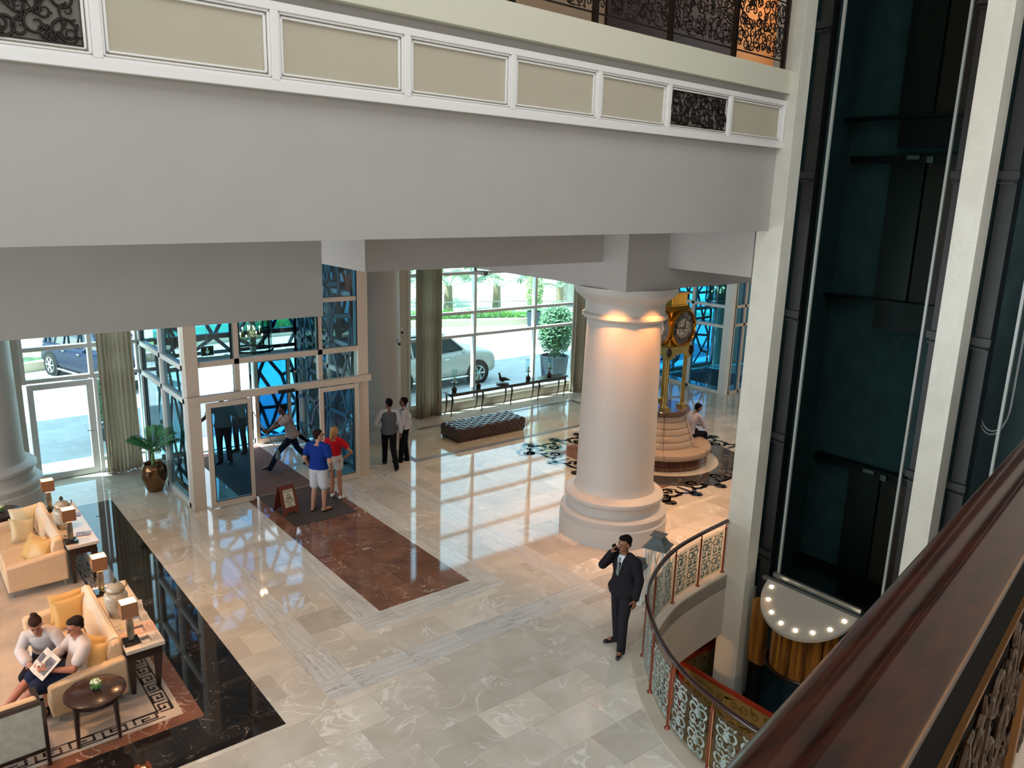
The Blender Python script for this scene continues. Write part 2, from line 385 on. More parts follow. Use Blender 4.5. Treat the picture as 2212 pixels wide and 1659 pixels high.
# greek fret
def fret(mb, x0, y0, dx, dy, n, wd):   # runs n units along (dx,dy), wd wide to its left
    L = math.hypot(dx, dy); ux, uy = dx / L, dy / L; vx, vy = -uy, ux; t = 0.028; z = 0.0062
    def bar(a0, b0, a1, b1):
        c = [(a0, b0), (a1, b0), (a1, b1), (a0, b1)]
        mb.add([(x0 + a * ux + b * vx, y0 + a * uy + b * vy, z) for a, b in c], [(0, 1, 2, 3)])
    bar(0, 0, n * L, t * .8); bar(0, wd - t * .8, n * L, wd)
    for k in range(n):
        s = k * L; P = L * .80
        if k % 2: f = lambda b: wd - b
        else: f = lambda b: b
        def fb(a0, b0, a1, b1):
            q0, q1 = sorted((f(b0), f(b1))); bar(s + a0, q0, s + a1, q1)
        w3 = wd * .2
        fb(0.0, w3 - t, t, wd - w3); fb(0, w3 - t, P, w3); fb(P - t, w3, P, wd - w3 * 1.0); fb(P * .32, wd - w3 - t, P, wd - w3)
        fb(P * .32, w3 * 1.9, P * .32 + t, wd - w3); fb(P * .32, w3 * 1.9, P * .68, w3 * 1.9 + t)
fr = MB(); fret(fr, 2.34, 9.62, 0, 0.245, 27, 0.21);
fret(fr, -5.0, 9.50, 0.36, 0, 20, 0.19)
obj('fret_pattern', fr, mat('fret_mosaic', '#3d2b27', 0.6), FLOOR, smooth=False)
# brown marble runner with two streaked white bands round it
inlay('brown_marble_runner', 5.68, 10.22, 7.46, 15.93, M_BROWN, 0.0014)
def ubands(name, x0, x1, y0, wd, yend):
    a = obj(name, MB().box(x0 - wd, y0, -0.002, x0, yend, 0.0014).box(x1, y0, -0.002, x1 + wd, yend, 0.0014), M_STRIP_Y, FLOOR, smooth=False)
    b = obj(name, box(x0 - wd, y0 - wd, -0.002, x1 + wd, y0, 0.0014), M_STRIP_X, FLOOR, smooth=False)
ubands('streaked_marble_band', 5.68, 7.46, 10.22, 0.46, 15.9)
ubands('streaked_marble_band', 4.50, 8.70, 9.02, 0.46, 15.9)
# clock bay: square of brown marble, scroll band, rings
CX, CY = 15.45, 12.88
inlay('pale_marble_band', CX - 2.75, CY - 2.55, CX + 2.75, CY + 2.85, M_PALE, 0.0012)
inlay('brown_marble_square', CX - 2.0, CY - 1.6, CX + 2.0, CY + 2.0, M_BROWN, 0.0020)
obj('grey_marble_ring', MB().lathe([(0.2, -0.002), (2.15, -0.002), (2.15, 0.003), (0.2, 0.003)], (CX, CY, 0), 64), marble('grey_dark_marble', '#4b4747', '#383535', '#7d7672', None, 0.05), FLOOR, smooth=False)
obj('pale_marble_ring', MB().lathe([(0.2, -0.002), (1.5, -0.002), (1.5, 0.004), (0.2, 0.004)], (CX, CY, 0), 64), M_PALE, FLOOR, smooth=False)
sm_ = MB()
def motif(mb, x, y, ux, uy, s):
    vx, vy = -uy, ux
    def mp(a, b): return (x + a * s * ux + b * s * vx, y + a * s * uy + b * s * vy, 0.0045)
    for sg in (1, -1):
        ribbon(mb, [(p[0], p[1] * sg) for p in spiral(-.26, .55, .22, 0.2, 1.25, 1, 18)], .045 * 1.5, mp)
        ribbon(mb, [(-.1, .42 * sg), (.1, .30 * sg), (.24, .12 * sg), (.30, -.02 * sg)], .05 * 1.5, mp)
        ribbon(mb, [(-.45, .8 * sg), (-.2, .95 * sg), (.1, .8 * sg), (.2, .5 * sg), (.1, .25 * sg)], .04 * 1.5, mp)
        ribbon(mb, [(.28, .10 * sg), (.42, .12 * sg), (.60, .0)], .07 * 1.5, mp)
    ribbon(mb, [(-.35, 0), (-.1, 0), (.2, 0), (.42, 0)], .05 * 1.5, mp)
for k in range(6):
    motif(sm_, CX - 2.25 + k * .90, CY - 1.98, 0, -1, .74); motif(sm_, CX - 2.25 + k * .90, CY + 2.3, 0, 1, .74)
for k in range(5):
    motif(sm_, CX - 2.35, CY - 1.5 + k * .90, -1, 0, .74); motif(sm_, CX + 2.35, CY - 1.5 + k * .90, 1, 0, .74)
obj('scroll_inlay', sm_, M_DKINLAY, FLOOR, smooth=False)
# pale mosaic field round the tufted bench with a fine dark edge
inlay('bench_marble_field', 10.1, 16.2, 17.35, 18.3, M_PALE, 0.0012)
bm = MB()
for (a, b, c, d) in ((9.95, 16.02, 17.5, 16.2), (9.95, 18.3, 17.5, 18.46), (9.95, 16.2, 10.12, 18.3), (17.35, 16.2, 17.5, 18.3)): bm.box(a, b, -0.002, c, d, 0.0014)
obj('mosaic_edge', bm, mat('grey_mosaic', '#8d8379', 0.3, color2='#55504b', nscale=60), FLOOR, smooth=False)
obj('floor_socket_plate', MB().box(4.86, 15.33, -0.002, 5.06, 15.56, 0.003), M_PALE, FLOOR, smooth=False)

# entrance mats
tag(obj('entrance_mat', box(5.94, 14.05, 0.0015, 7.30, 15.98, 0.012), M_MATDK), 'dark brown entrance mat in front of the sliding doors under the couple', 'mat')
tag(obj('entrance_mat', box(5.62, 16.04, 0.0015, 7.27, 19.45, 0.010), M_MATBR), 'reddish brown mat inside the glass entrance lobby, under the striding cleaner', 'mat')
tag(obj('entrance_mat', box(23.3, 16.9, 0.0015, 25.6, 19.3, 0.010), mat('green_grey_matting', '#3a4240', 0.95)), 'dark grey mat inside the far glass lobby behind the clock', 'mat')

# ------------------------------------------------------------------ ceiling bulkheads and beams
cb = MB()
cb.box(-9, 9.6, 4.95, 4.55, 9.9, 6.09)               # bulkhead left of the entrance
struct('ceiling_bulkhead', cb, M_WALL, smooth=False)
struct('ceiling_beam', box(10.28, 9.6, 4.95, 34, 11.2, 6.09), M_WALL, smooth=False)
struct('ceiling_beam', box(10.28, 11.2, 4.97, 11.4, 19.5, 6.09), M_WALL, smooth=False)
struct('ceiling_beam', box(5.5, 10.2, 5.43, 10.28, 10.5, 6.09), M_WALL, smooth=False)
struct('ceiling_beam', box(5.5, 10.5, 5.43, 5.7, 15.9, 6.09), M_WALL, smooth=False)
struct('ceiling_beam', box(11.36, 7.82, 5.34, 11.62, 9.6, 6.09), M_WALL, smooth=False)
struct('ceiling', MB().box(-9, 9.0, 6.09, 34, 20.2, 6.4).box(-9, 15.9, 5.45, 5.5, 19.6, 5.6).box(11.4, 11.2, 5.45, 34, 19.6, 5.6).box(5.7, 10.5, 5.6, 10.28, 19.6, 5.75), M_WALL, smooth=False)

# ------------------------------------------------------------------ gallery front above, turned slightly to the lobby
GTH = R(4.2)
def GO(name, mb, m, parent=None, **k):
    o = obj(name, mb, m, parent, **k)
    if not parent: o.location = (11.36, 7.5, 0); o.rotation_euler = (0, 0, GTH)
    return o
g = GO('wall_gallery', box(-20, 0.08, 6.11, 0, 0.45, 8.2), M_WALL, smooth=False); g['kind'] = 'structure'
g = GO('wall_gallery_apron', box(-20, 0.03, 7.385, 0, 0.08, 8.09), M_CREAM, smooth=False); g['kind'] = 'structure'
APR = g
POSTS = [-11.3, -9.9, -8.5, -7.14, -5.76, -4.36, -2.98, -1.53, -0.04]
fr = MB()
fr.box(-20, -0.02, 7.385, 0, 0.03, 7.47); fr.box(-20, 0.0, 7.47, 0, 0.03, 7.49); fr.box(-20, -0.02, 8.02, 0, 0.03, 8.09)
for i, s in enumerate(POSTS):
    w_ = 0.035 if i < len(POSTS) - 1 else 0.03
    fr.box(s - w_, -0.022, 7.47, s + w_, 0.03, 8.02)
for i in range(len(POSTS) - 1):
    a, b = POSTS[i] + .035, POSTS[i + 1] - .035
    for k, (d, y) in enumerate(((0.0, -0.006), (0.03, 0.008))):
        a0, b0 = a + d, b - d; t = .022
        fr.box(a0, y, 7.49 + d, a0 + t, .03, 8.02 - d); fr.box(b0 - t, y, 7.49 + d, b0, .03, 8.02 - d)
        fr.box(a0, y, 8.02 - d - t, b0, .03, 8.02 - d); fr.box(a0, y, 7.49 + d, b0, .03, 7.49 + d + t * .7)
GO('panel_moulding', fr, M_WHITE, APR, bevel=0.004)
for (a, b, sd) in ((-11.22, -9.99, 5), (-2.90, -1.61, 8)):
    GO('grille_backing', box(a, 0.022, 7.53, b, 0.031, 7.97), mat('dark_grey_backing', '#6b6660', 0.6), APR, smooth=False)
    gm = MB(); vine_tubes(gm, b - a, .42, .15, sd + 30, .008, lambda x, y, a=a: (a + x, 0.008, 7.54 + y), 6); vine_tubes(gm, b - a, .42, .21, sd, .010, lambda x, y, a=a: (a + x, 0.008, 7.54 + y), 6)
    gm.tube([(a, .008, 7.54), (b, .008, 7.54), (b, .008, 7.96), (a, .008, 7.96)], .008, 5, closed=True)
    GO('iron_scroll_grille', gm, M_IRON, APR)
g = GO('floor_gallery', MB().box(-20, -0.06, 8.19, 0, 2.6, 8.52).box(0, .36, 8.19, 4, 2.6, 8.52), M_SLAB, smooth=False, bevel=0.004); g['kind'] = 'structure'
# upper gallery railing: one iron railing, its panels and posts are parts
rl = empty('gallery_railing', (11.36, 7.5, 8.52), GTH, 'dark wrought iron scrollwork railing along the gallery at the top right', 'railing')
rp = [-8.6, -7.2, -5.8, -4.49, -3.05, -1.57, -0.21]
for s in rp: obj('post', box(s - .03, -.03, 0, s + .03, .03, 1.0), M_IRON, rl, smooth=False)
for i in range(len(rp) - 1):
    a, b = rp[i] + .03, rp[i + 1] - .03; m_ = MB()
    for cc, sd_ in ((.22, 20), (.15, 40)): vine_tubes(m_, b - a - .04, .74, cc, sd_ + i, .009, lambda x, y, a=a: (a + .02 + x, 0.0, .15 + y), 5)
    m_.tube([(a, 0, .12), (b, 0, .12)], .012, 5).tube([(a, 0, .92), (b, 0, .92)], .012, 5)
    obj('scroll_panel', m_, M_IRON, rl)
obj('handrail', MB().tube([(-8.8, 0, 1.02), (-.16, 0, 1.02)], .035, 10), M_DWOOD, rl)
# room behind the railing
def GS(name, mb, m): g = GO(name, mb, m, smooth=False); g['kind'] = 'structure'; return g
GS('wall_gallery_back', MB().box(-20, 2.4, 8.52, -1.6, 2.6, 12), mat('tan_wall', '#b09880', 0.7))
GS('wall_gallery_panelling', MB().box(-1.59, 2.35, 8.52, 2.0, 2.6, 12), mat('mahogany_panelling', '#2a110b', 0.6, noise=.2, nscale=3, stretch=(6, 6, 1)))
GS('wall_gallery_end', MB().box(2.01, 2.4, 8.52, 4.0, 2.6, 12).box(3.9, .4, 8.52, 4.0, 2.4, 12), mat('orange_lit_wall', '#c8894e', 0.6))  # cream wall with its orange lamp glow put into the colour
GS('ceiling_gallery', box(-20, -0.1, 12, 4.0, 2.6, 12.3), M_WALL)
a_ = R(4.2)
def gw(s, n, z): return (11.36 + s * math.cos(a_) - n * math.sin(a_), 7.5 + s * math.sin(a_) + n * math.cos(a_), z)
lamp('gallery_lamp', 'POINT', gw(2.9, 1.6, 10.6), 22, WARM, .12)  # both gallery lamps are assumed, out of view
lamp('gallery_lamp', 'POINT', gw(-6.0, 1.6, 11.2), 22, WARM2, .12)

# ------------------------------------------------------------------ lift wall: two limestone piers, shafts behind
struct('pillar_lift', box(11.36, 7.32, -4.0, 11.66, 7.80, 16), M_PILLAR, smooth=False, bevel=.004)
struct('pillar_lift', box(11.36, 4.43, -4.0, 11.66, 4.76, 16), M_PILLAR, smooth=False, bevel=.004)
struct('pillar_lift', box(11.36, 1.2, -4.0, 11.66, 1.5, 16), M_PILLAR, smooth=False, bevel=.004)
M_SHAFT = mat('dark_shaft_wall', '#40565a', 0.85, noise=.15, nscale=3)
M_SHAFTP = mat('dark_lift_door', '#1d2521', 0.4)
struct('wall_shaft', box(13.6, 1.2, -4, 13.8, 7.9, 16), M_SHAFT, smooth=False)
for a_ in ((11.66, 7.62, 7.80), (11.9, 4.5, 4.66), (11.66, 1.1, 1.2)): struct('wall_shaft_side', box(a_[0], a_[1], -4, 13.6, a_[2], 16), M_SHAFT, smooth=False)
struct('floor_shaft', box(10.8, -2, -4.2, 13.8, 12, -4.0), mat('olive_pit_floor', '#3b3d30', 0.5), smooth=False)
def shaft_parts(y0, y1, idx):
    # guide frames, glass edges
    for y in (y0 + .13, y1 - .13):
        t = tag(obj('guide_column', MB().box(11.72, y - .10, -4, 11.9, y + .10, 16), mat('black_steel', '#0a0d0d', .45), smooth=False), None, 'column')
        for z in (-1.6, .55, 2.7, 4.8, 7.0, 9.2, 11.5):
            obj('bracket', MB().cbox((11.70, y, z), (.07, .26, .10)).cbox((11.66, y, z - .1), (.03, .2, .02)), mat('black_steel', '#0a0d0d', .45), t, smooth=False)
        t['label'] = ('black steel guide column with collars beside the ' + {0: 'left limestone pier', 1: 'left side of the middle pier', 2: 'right side of the middle pier', 3: 'far right lift shaft'}[idx * 2 + (0 if y > (y0 + y1) / 2 else 1)])
    e = MB()
for k, (y, lb) in enumerate(((6.91, 'pale glass edge strip running up the left of the main lift shaft'), (5.10, 'pale glass edge strip running up the right of the main lift shaft'), (3.9, 'pale strip in the far right lift shaft behind the wooden handrail'))):
    tag(obj('shaft_glass_edge', box(11.70, y - .018, -.25 if k < 2 else -1, 11.74, y + .018, 16), mat('pale_glass_edge', '#9aa09c', .3), smooth=False), lb, 'glass edge')
shaft_parts(4.76, 7.32, 0); shaft_parts(1.5, 4.43, 1)
sg = tag(obj('shaft_glass', box(11.76, 5.12, .22, 11.775, 6.89, 16), M_SHAFTG, smooth=False), 'tall clear glass sheet closing the front of the main lift shaft', 'glass')
for k, (z0, z1, lb) in enumerate(((8.0, 10.4, 'topmost'), (5.0, 7.25, 'middle'), (-.1, 1.9, 'lowest'))):
    d = empty('lift_landing_door', (13.52, 6.5, z0), 0, 'dark ' + lb + ' landing door on the back wall of the lift shaft', 'lift door', 'landing doors in the lift shaft')
    hh = z1 - z0
    obj('door_leaf', box(-.04, -.28, 0, .04, .28, hh), M_SHAFTP, d, smooth=False); obj('door_leaf', box(-.04, -.86, 0, .04, -.32, hh), mat('brown_lift_door', '#3c2c22', .5), d, smooth=False)
    obj('track', MB().box(-.16, -1.0, hh, .04, .95, hh + .12).cbox((-.18, .8, hh + .06), (.03, .1, .05)).cbox((-.18, .1, hh + .06), (.03, .16, .07)), mat('black_steel', '#0a0d0d', .45), d, smooth=False)
    obj('roller', MB().cbox((-.2, -.15, hh + .08), (.03, .2, .06)).cbox((-.2, -.42, hh + .04), (.03, .1, .1)), mat('bare_metal', '#8a8f8c', .4, .8), d, smooth=False)
    obj('sill', MB().box(-.2, -1.0, -.05, .04, 1.2, 0).box(-.1, -.9, -.5, .04, .2, -.05), mat('black_steel', '#0a0d0d', .45), d, smooth=False)
for k, (z, lb) in enumerate(((7.9, 'upper'), (4.2, 'lower'))):
    m_ = MB()
    for q in range(4): m_.cbox((13.58, 6.55 - k * .25, z + q * .035), (.02, .18, .012))
    tag(obj('vent_grille', m_, mat('grey_grille', '#5b6462', .5), smooth=False), lb + ' small slatted vent on the dark back wall of the lift shaft', 'vent', 'vents in the lift shaft')
# cable loop in the right shaft
cl = [(12.0, 4.30 + .0, 12)] + [(12.0, 4.30, 5.0)] + [(12, 4.095 + .2 * math.cos(a), 3.95 + .42 * -math.sin(a)) for a in [PI * t / 12 for t in range(13)]] + [(12.0, 3.895, 5.0), (12, 3.82, 12)]
for k in range(2):
    tag(obj('hanging_cable', MB().tube([(p[0] + .03 * k, p[1] + .02 * k, p[2] - .06 * k) for p in cl], .009, 6), mat('pale_cable', '#8d928e', .5)), 'pale looped travelling cable hanging in the far right lift shaft', 'cable', 'travelling cables')

# lift car with the lit white roof
car = empty('lift_car', (11.55, 6.17, -.55), 0, 'glass lift car with white half round roof ringed by glowing bulbs', 'lift')
def rf(x, y): return .72 + .58 * x      # roof slopes down towards the atrium
ro = MB(); n = 28; top = []; bot = []
for i in range(n + 1):
    a = PI / 2 + PI * i / n; x, y = .72 * math.cos(a), .82 * math.sin(a); top.append((x, y, rf(x, y))); bot.append((x, y, rf(x, y) - .05))
ro.rings([bot, top])
obj('roof', ro, mat('white_lift_roof', '#9f978c', .12), car, ang=50)
bl = mat('glowing_bulb', '#fff4dc', .5, emit='#fff0cf', estr=9)
for i in range(8):
    a = PI / 2 + PI * (i + .45) / 8 * 1.0; x, y = .60 * math.cos(a), .69 * math.sin(a)
    obj('bulb', MB().sph((x, y, rf(x, y) + .012), .034, 12, 6, (1, 1, .5)), bl, car)
obj('roof_edge_beam', MB().box(.02, -.85, .66, .10, .95, .72).box(.10, -.80, .74, .16, .80, .82), mat('brushed_steel', '#8f8f8a', .35, .7), car, smooth=False)
M_CARW = marble('striped_zebrano_panel', '#b98a4c', '#7d4f27', '#2c1710', None, .12, .05, 1.4)
cw = MB(); cw.lathe([(.56, -.55), (.56, .34)], (0, 0, 0), 28, PI / 2, 3 * PI / 2)
obj('curved_panel', cw, mat('zebrano_panel', '#a8742f', .12, color2='#3a2014', nscale=2.0, stretch=(5, 5, .25)), car)
obj('base_ring', MB().tube([(.58 * math.cos(PI / 2 + PI * t / 20), .60 * math.sin(PI / 2 + PI * t / 20), -.56) for t in range(21)], .03, 8), mat('dark_bronze', '#24160f', .3, .4), car)
obj('side_panel', MB().box(-.12, .70, -.9, .0, 1.0, .30), mat('zebrano_panel', '#a8742f', .12), car, smooth=False)
obj('side_frame', MB().box(-.1, 1.0, -1.6, -.04, 1.04, .5), mat('brushed_steel', '#8f8f8a', .35, .7), car, smooth=False)

# ------------------------------------------------------------------ walls of the atrium and lobby
struct('wall_left', box(-9.3, -10, -.2, -9, 19.8, 16), M_WALLB, smooth=False)
struct('wall_back', box(-9.3, -10.3, -4, 14, -10, 16), M_WALLB, smooth=False)
struct('wall_right', MB().box(11.36, -10, -4, 11.66, 1.2, 16).box(34, 7.6, -.2, 34.3, 19.8, 6.1).box(11.66, 7.8, 6.4, 34, 8.0, 6.41), M_WALLB, smooth=False)
struct('wall_right_lobby', box(13.8, 7.6, -.2, 34, 7.85, 6.1), M_WALLB, smooth=False)
struct('wall_atrium_upper', MB().box(-9.3, 7.6, 12.5, 14, 7.9, 16), M_WALLB, smooth=False)
struct('roof_gallery', box(-9.3, 5.4, 12.3, 16.4, 11, 12.5), M_WALLB, smooth=False)
struct('wall_gallery_side', MB().box(-9.3, 7.9, 6.4, -9, 10.6, 12.3).box(16.2, 7.9, 6.4, 16.4, 10.9, 12.3).box(-9.3, 10.7, 6.4, 16.4, 10.9, 12.5).box(11.66, 7.82, 6.4, 16.4, 7.84, 8.19), M_WALLB, smooth=False)
struct('floor_gallery_near', MB().box(-9, -10, 4.75, 11.3, -.9, 5.05), M_SLAB, smooth=False)

# wall and window line at y = 19.5
WY = 19.5
def solid_wall(x0, x1, z0, z1, name='wall_front'): return struct(name, box(x0, WY, z0, x1, WY + .3, z1), M_WALLB, smooth=False)
solid_wall(-9, 2.2, 0, 5.6); solid_wall(8.75, 11.86, 0, 5.6); solid_wall(19.2, 22.3, 0, 5.6); solid_wall(26.5, 34, 0, 5.6)
def frame_window(name, x0, x1, xs, zs, z0, z1, m, gl, y=WY, t=.07, d=.16):
    mb = MB()
    for x in xs: mb.box(x - t / 2, y, z0, x + t / 2, y + d, z1)
    for z in zs: mb.box(x0, y + .01, z - t / 2, x1, y + d - .01, z + t / 2)
    o = struct(name, mb, m, smooth=False, bevel=.004)
    obj('glass_pane', box(x0, y + .07, z0, x1, y + .08, z1), gl, o, smooth=False)
    return o
frame_window('window_1', 11.86, 19.2, (11.92, 13.0, 14.27, 16.7, 18.6, 19.15), (.30, 2.3, 3.0, 4.2, 5.4), .28, 5.45, M_ALU, M_GLASS, t=.09)
struct('trim_1', box(11.86, WY - .06, 0, 19.2, WY + .3, .26), M_PALE, smooth=False)
# left glazed screen with a door
frame_window('window_2', 2.2, 4.62, (2.24, 3.58, 4.58), (2.3, 3.0, 4.2, 5.4), 2.25, 5.45, M_ALU, M_GLASS, t=.09)
frame_window('window_3', 3.6, 4.62, (3.64, 4.0), (.3,), .0, 2.3, M_ALU, M_GLASS)
d1 = struct('door_1', MB().box(2.28, WY, 0, 2.40, WY + .12, 2.22).box(3.44, WY, 0, 3.58, WY + .12, 2.22).box(2.4, WY, 2.10, 3.44, WY + .12, 2.22).box(2.4, WY, .01, 3.44, WY + .12, .16), M_ALU, smooth=False, bevel=.004)
obj('glass_pane', box(2.40, WY + .05, .16, 3.44, WY + .06, 2.10), M_GLASS, d1, smooth=False)
obj('door_handle', MB().tube([(3.36, WY - .05, 1.05), (3.50, WY - .05, 1.05)], .012, 8).tube([(3.5, WY - .05, 1.05), (3.5, WY, 1.05)], .012, 8), mat('brushed_steel', '#8f8f8a', .35, .7), d1)
solid_wall(4.62, 4.70, 0, 5.6)

# engaged round columns
def column(name, x, y, r, z1=5.45, m=mat('column_paint', '#bfbbb6', .45), label=None, cap=False):
    prof = [(r * 1.40, 0), (r * 1.40, .34), (r * 1.36, .36), (r * 1.36, .40), (r * 1.38, .43), (r * 1.38, .50), (r * 1.33, .54), (r * 1.22, .56), (r * 1.20, .70), (r * 1.22, .74), (r * 1.28, .78), (r * 1.28, .84), (r * 1.22, .88), (r * 1.14, .90), (r * 1.06, .93), (r * 1.02, 1.0)]
    if cap:
        prof += [(r, 1.1), (r * .985, 2.2), (r * .955, 3.3), (r * .925, 4.30), (r * 1.0, 4.33), (r * 1.06, 4.37), (r * 1.06, 4.42), (r * .99, 4.46), (r * .98, 4.62), (r * 1.02, 4.68), (r * 1.16, 4.76), (r * 1.24, 4.82), (r * 1.26, 4.86), (r * 1.26, 4.95)]
    else: prof += [(r, 1.1), (r * .93, z1)]
    return struct(name, MB().lathe(prof, (x, y, 0), 72), m, ang=30)
column('column_clock_side', 11.15, 10.4, .77, cap=True, m=mat('column_paint', '#dad6d2', .45))
column('column_entrance', 10.30, 18.72, .74)
column('column_lounge', 1.25, 18.72, .76)

# ------------------------------------------------------------------ glass entrance lobby (vestibule)
def vestibule():
    x0, x1, y0, y1, T = VX0, VX1, VY, 19.6, 5.43
    mb = MB()
    mb.box(x0, y0, 0, x0 + .25, y0 + .22, T); mb.box(x1 - .25, y0, 0, x1, y0 + .22, T)               # corner posts
    mb.box(x0 + .25, y0 + .03, 3.0, x1 - .25, y0 + .15, 3.12); mb.box(x0 + .25, y0 + .03, 4.15, x1 - .25, y0 + .15, 4.25)
    mb.box(x0 + .25, y0 + .03, T - .1, x1 - .25, y0 + .15, T)
    for x in (5.62, 7.47): mb.box(x - .055, y0 + .03, 2.44, x + .055, y0 + .15, T)
    fr = struct('wall_vestibule_front', mb, M_ALUB, smooth=False, bevel=.004)
    obj('glass_pane', box(x0 + .25, y0 + .08, 2.44, x1 - .25, y0 + .09, 3.0), M_GLASS, fr, smooth=False)
    obj('tinted_pane', box(x0 + .25, y0 + .08, 3.12, x1 - .25, y0 + .09, T - .1), M_BLUEG, fr, smooth=False)
    obj('pane_gasket', MB().box(5.50, y0 + .02, 3.12, 5.535, y0 + .06, T - .1).box(7.40, y0 + .02, 3.12, 7.43, y0 + .06, T - .1).box(8.36, y0 + .02, 3.12, 8.385, y0 + .06, T - .1), M_GASK, fr, smooth=False)
    obj('door_header', MB().box(x0 - .03, y0 - .10, 2.30, x1 + .02, y0 + .03, 2.44), M_ALUB, fr, smooth=False, bevel=.006)
    obj('door_sensor', MB().box(6.42, y0 - .14, 2.29, 6.78, y0 - .10, 2.36), M_GASK, fr, smooth=False)
    # side walls
    for (sx, nm) in ((x0, 'wall_vestibule_left'), (x1 - .14, 'wall_vestibule_right')):
        mb = MB()
        for y in (y0 + .22, 17.70, 19.35): mb.box(sx, y, 0, sx + .14, y + .12, T)
        for z in (0, 2.24, 2.93, 4.15, T - .1): mb.box(sx, y0 + .22, z, sx + .14, 19.5, z + .11)
        o = struct(nm, mb, M_ALU, smooth=False, bevel=.004)
        obj('tinted_pane', box(sx + .06, y0 + .3, .11, sx + .07, 19.4, T - .1), M_BLUEG, o, smooth=False)
        if sx == x0: obj('pane_gasket', MB().box(sx + .03, 17.82, .1, sx + .05, 17.85, T - .1).box(sx + .03, 19.28, .1, sx + .05, 19.31, T - .1), M_GASK, o, smooth=False)
    # outer wall
    mb = MB()
    for x in (x0, 5.75, 7.30, x1 - .12): mb.box(x, y1, 0, x + .12, y1 + .12, T)
    mb.box(x0, y1, 2.30, x1, y1 + .12, 2.44); mb.box(x0, y1, 3.9, x1, y1 + .12, 4.02); mb.box(x0, y1, T - .1, x1, y1 + .12, T)
    o = struct('wall_vestibule_outer', mb, M_ALU, smooth=False, bevel=.004)
    obj('tinted_pane', box(x0 + .1, y1 + .05, 2.9, x1 - .1, y1 + .06, T - .1), M_BLUE, o, smooth=False)
    obj('crossbar', box(x0 + .1, y1, 2.88, x1, y1 + .12, 3.0), mat('brown_aluminium', '#6f4d44', .4), o, smooth=False)
    obj('tinted_pane', box(7.4, y1 + .05, 0.1, x1 - .1, y1 + .06, 2.3), M_BLUE, o, smooth=False)
    obj('door_frame_rail', MB().box(7.3, y1 - .02, 0, x1, y1 + .1, .14), M_ALU, o, smooth=False)
    struct('ceiling_vestibule', box(x0, y0 + .1, T, x1, y1 + .12, T + .12), M_WALL, smooth=False)
vestibule()
def leaf(name, x0, x1, y, label, gl=None):
    t = empty(name, ((x0 + x1) / 2, y, 0), 0, label, 'door', 'sliding glass doors'); w = (x1 - x0) / 2
    obj('leaf_frame', MB().box(-w, -.025, .02, -w + .10, .025, 2.28).box(w - .10, -.025, .02, w, .025, 2.28).box(-w + .1, -.025, .02, w - .1, .025, .17).box(-w + .1, -.025, 2.18, w - .1, .025, 2.28), M_ALUB, t, smooth=False, bevel=.004)
    obj('leaf_glass', box(-w + .10, -.004, .17, w - .10, .004, 2.18), gl or M_BLUE, t, smooth=False)
    g_ = MB()
    for a in (-w + .095, w - .11): g_.box(a, -.032, .16, a + .015, -.02, 2.19)
    g_.box(-w + .1, -.032, .155, w - .1, -.02, .17)
    obj('glazing_seal', g_, M_GASK, t, smooth=False)
    return t
leaf('sliding_door', 4.90, 5.83, 15.84, 'left blue glass sliding door leaf with a man seen behind it')
leaf('sliding_door', 7.36, 8.30, 15.84, 'right dark glass sliding door leaf behind the couple')
leaf('sliding_door', 4.75, 5.72, 19.50, 'outer clear glass door leaf at the left rear of the glass lobby', M_GLASS)
leaf('sliding_door', 7.28, 8.25, 19.50, 'outer blue glass door leaf with strapwork behind the cleaner')
tag(obj('door_stop', MB().sph((5.80, 15.79, .03), .035), mat('brown_rubber', '#6a4a40', .5)), 'small brown rubber stop at the foot of the left sliding door', 'door stop')

# second glass lobby beyond the clock
def vest2():
    x0, y0, T = 22.4, 16.05, 5.43
    mb = MB(); mb.box(x0, y0, 0, x0 + .25, y0 + .28, T)
    for y in (17.62, 19.3): mb.box(x0, y, 0, x0 + .14, y + .12, T)
    for z in (0, 2.30, 2.98, 4.15, T - .1): mb.box(x0, y0 + .28, z, x0 + .14, 19.5, z + .1)
    a = struct('wall_vestibule_far', mb, M_ALU, smooth=False, bevel=.004)
    obj('tinted_pane', box(x0 + .06, y0 + .28, .1, x0 + .07, 19.5, T), glass('teal_glass', '#8fd0e0', .1), a, smooth=False)
    mb = MB()
    for x in (x0 + .25, 23.2, 25.4, 26.2): mb.box(x - .05, y0, 0, x + .05, y0 + .14, T)
    for z in (0, 2.36, 3.0, 4.15, T - .1): mb.box(x0 + .25, y0, z, 26.2, y0 + .14, z + .1)
    b = struct('wall_vestibule_far_front', mb, M_ALUB, smooth=False, bevel=.004)
    obj('tinted_pane', box(x0 + .3, y0 + .06, .1, 26.2, y0 + .07, T), M_BLUE, b, smooth=False)
    mb = MB()
    for x in (22.6, 23.9, 25.0, 26.3): mb.box(x, 19.6, 0, x + .1, 19.7, T)
    for z in (0, 2.3, 3.6): mb.box(22.6, 19.6, z, 26.4, 19.7, z + .12)
    c = struct('wall_vestibule_far_outer', mb, mat('grey_aluminium', '#6a7a80', .4), smooth=False)
    obj('tinted_pane', box(22.6, 19.64, .1, 26.3, 19.65, T), M_BLUE, c, smooth=False)
vest2()

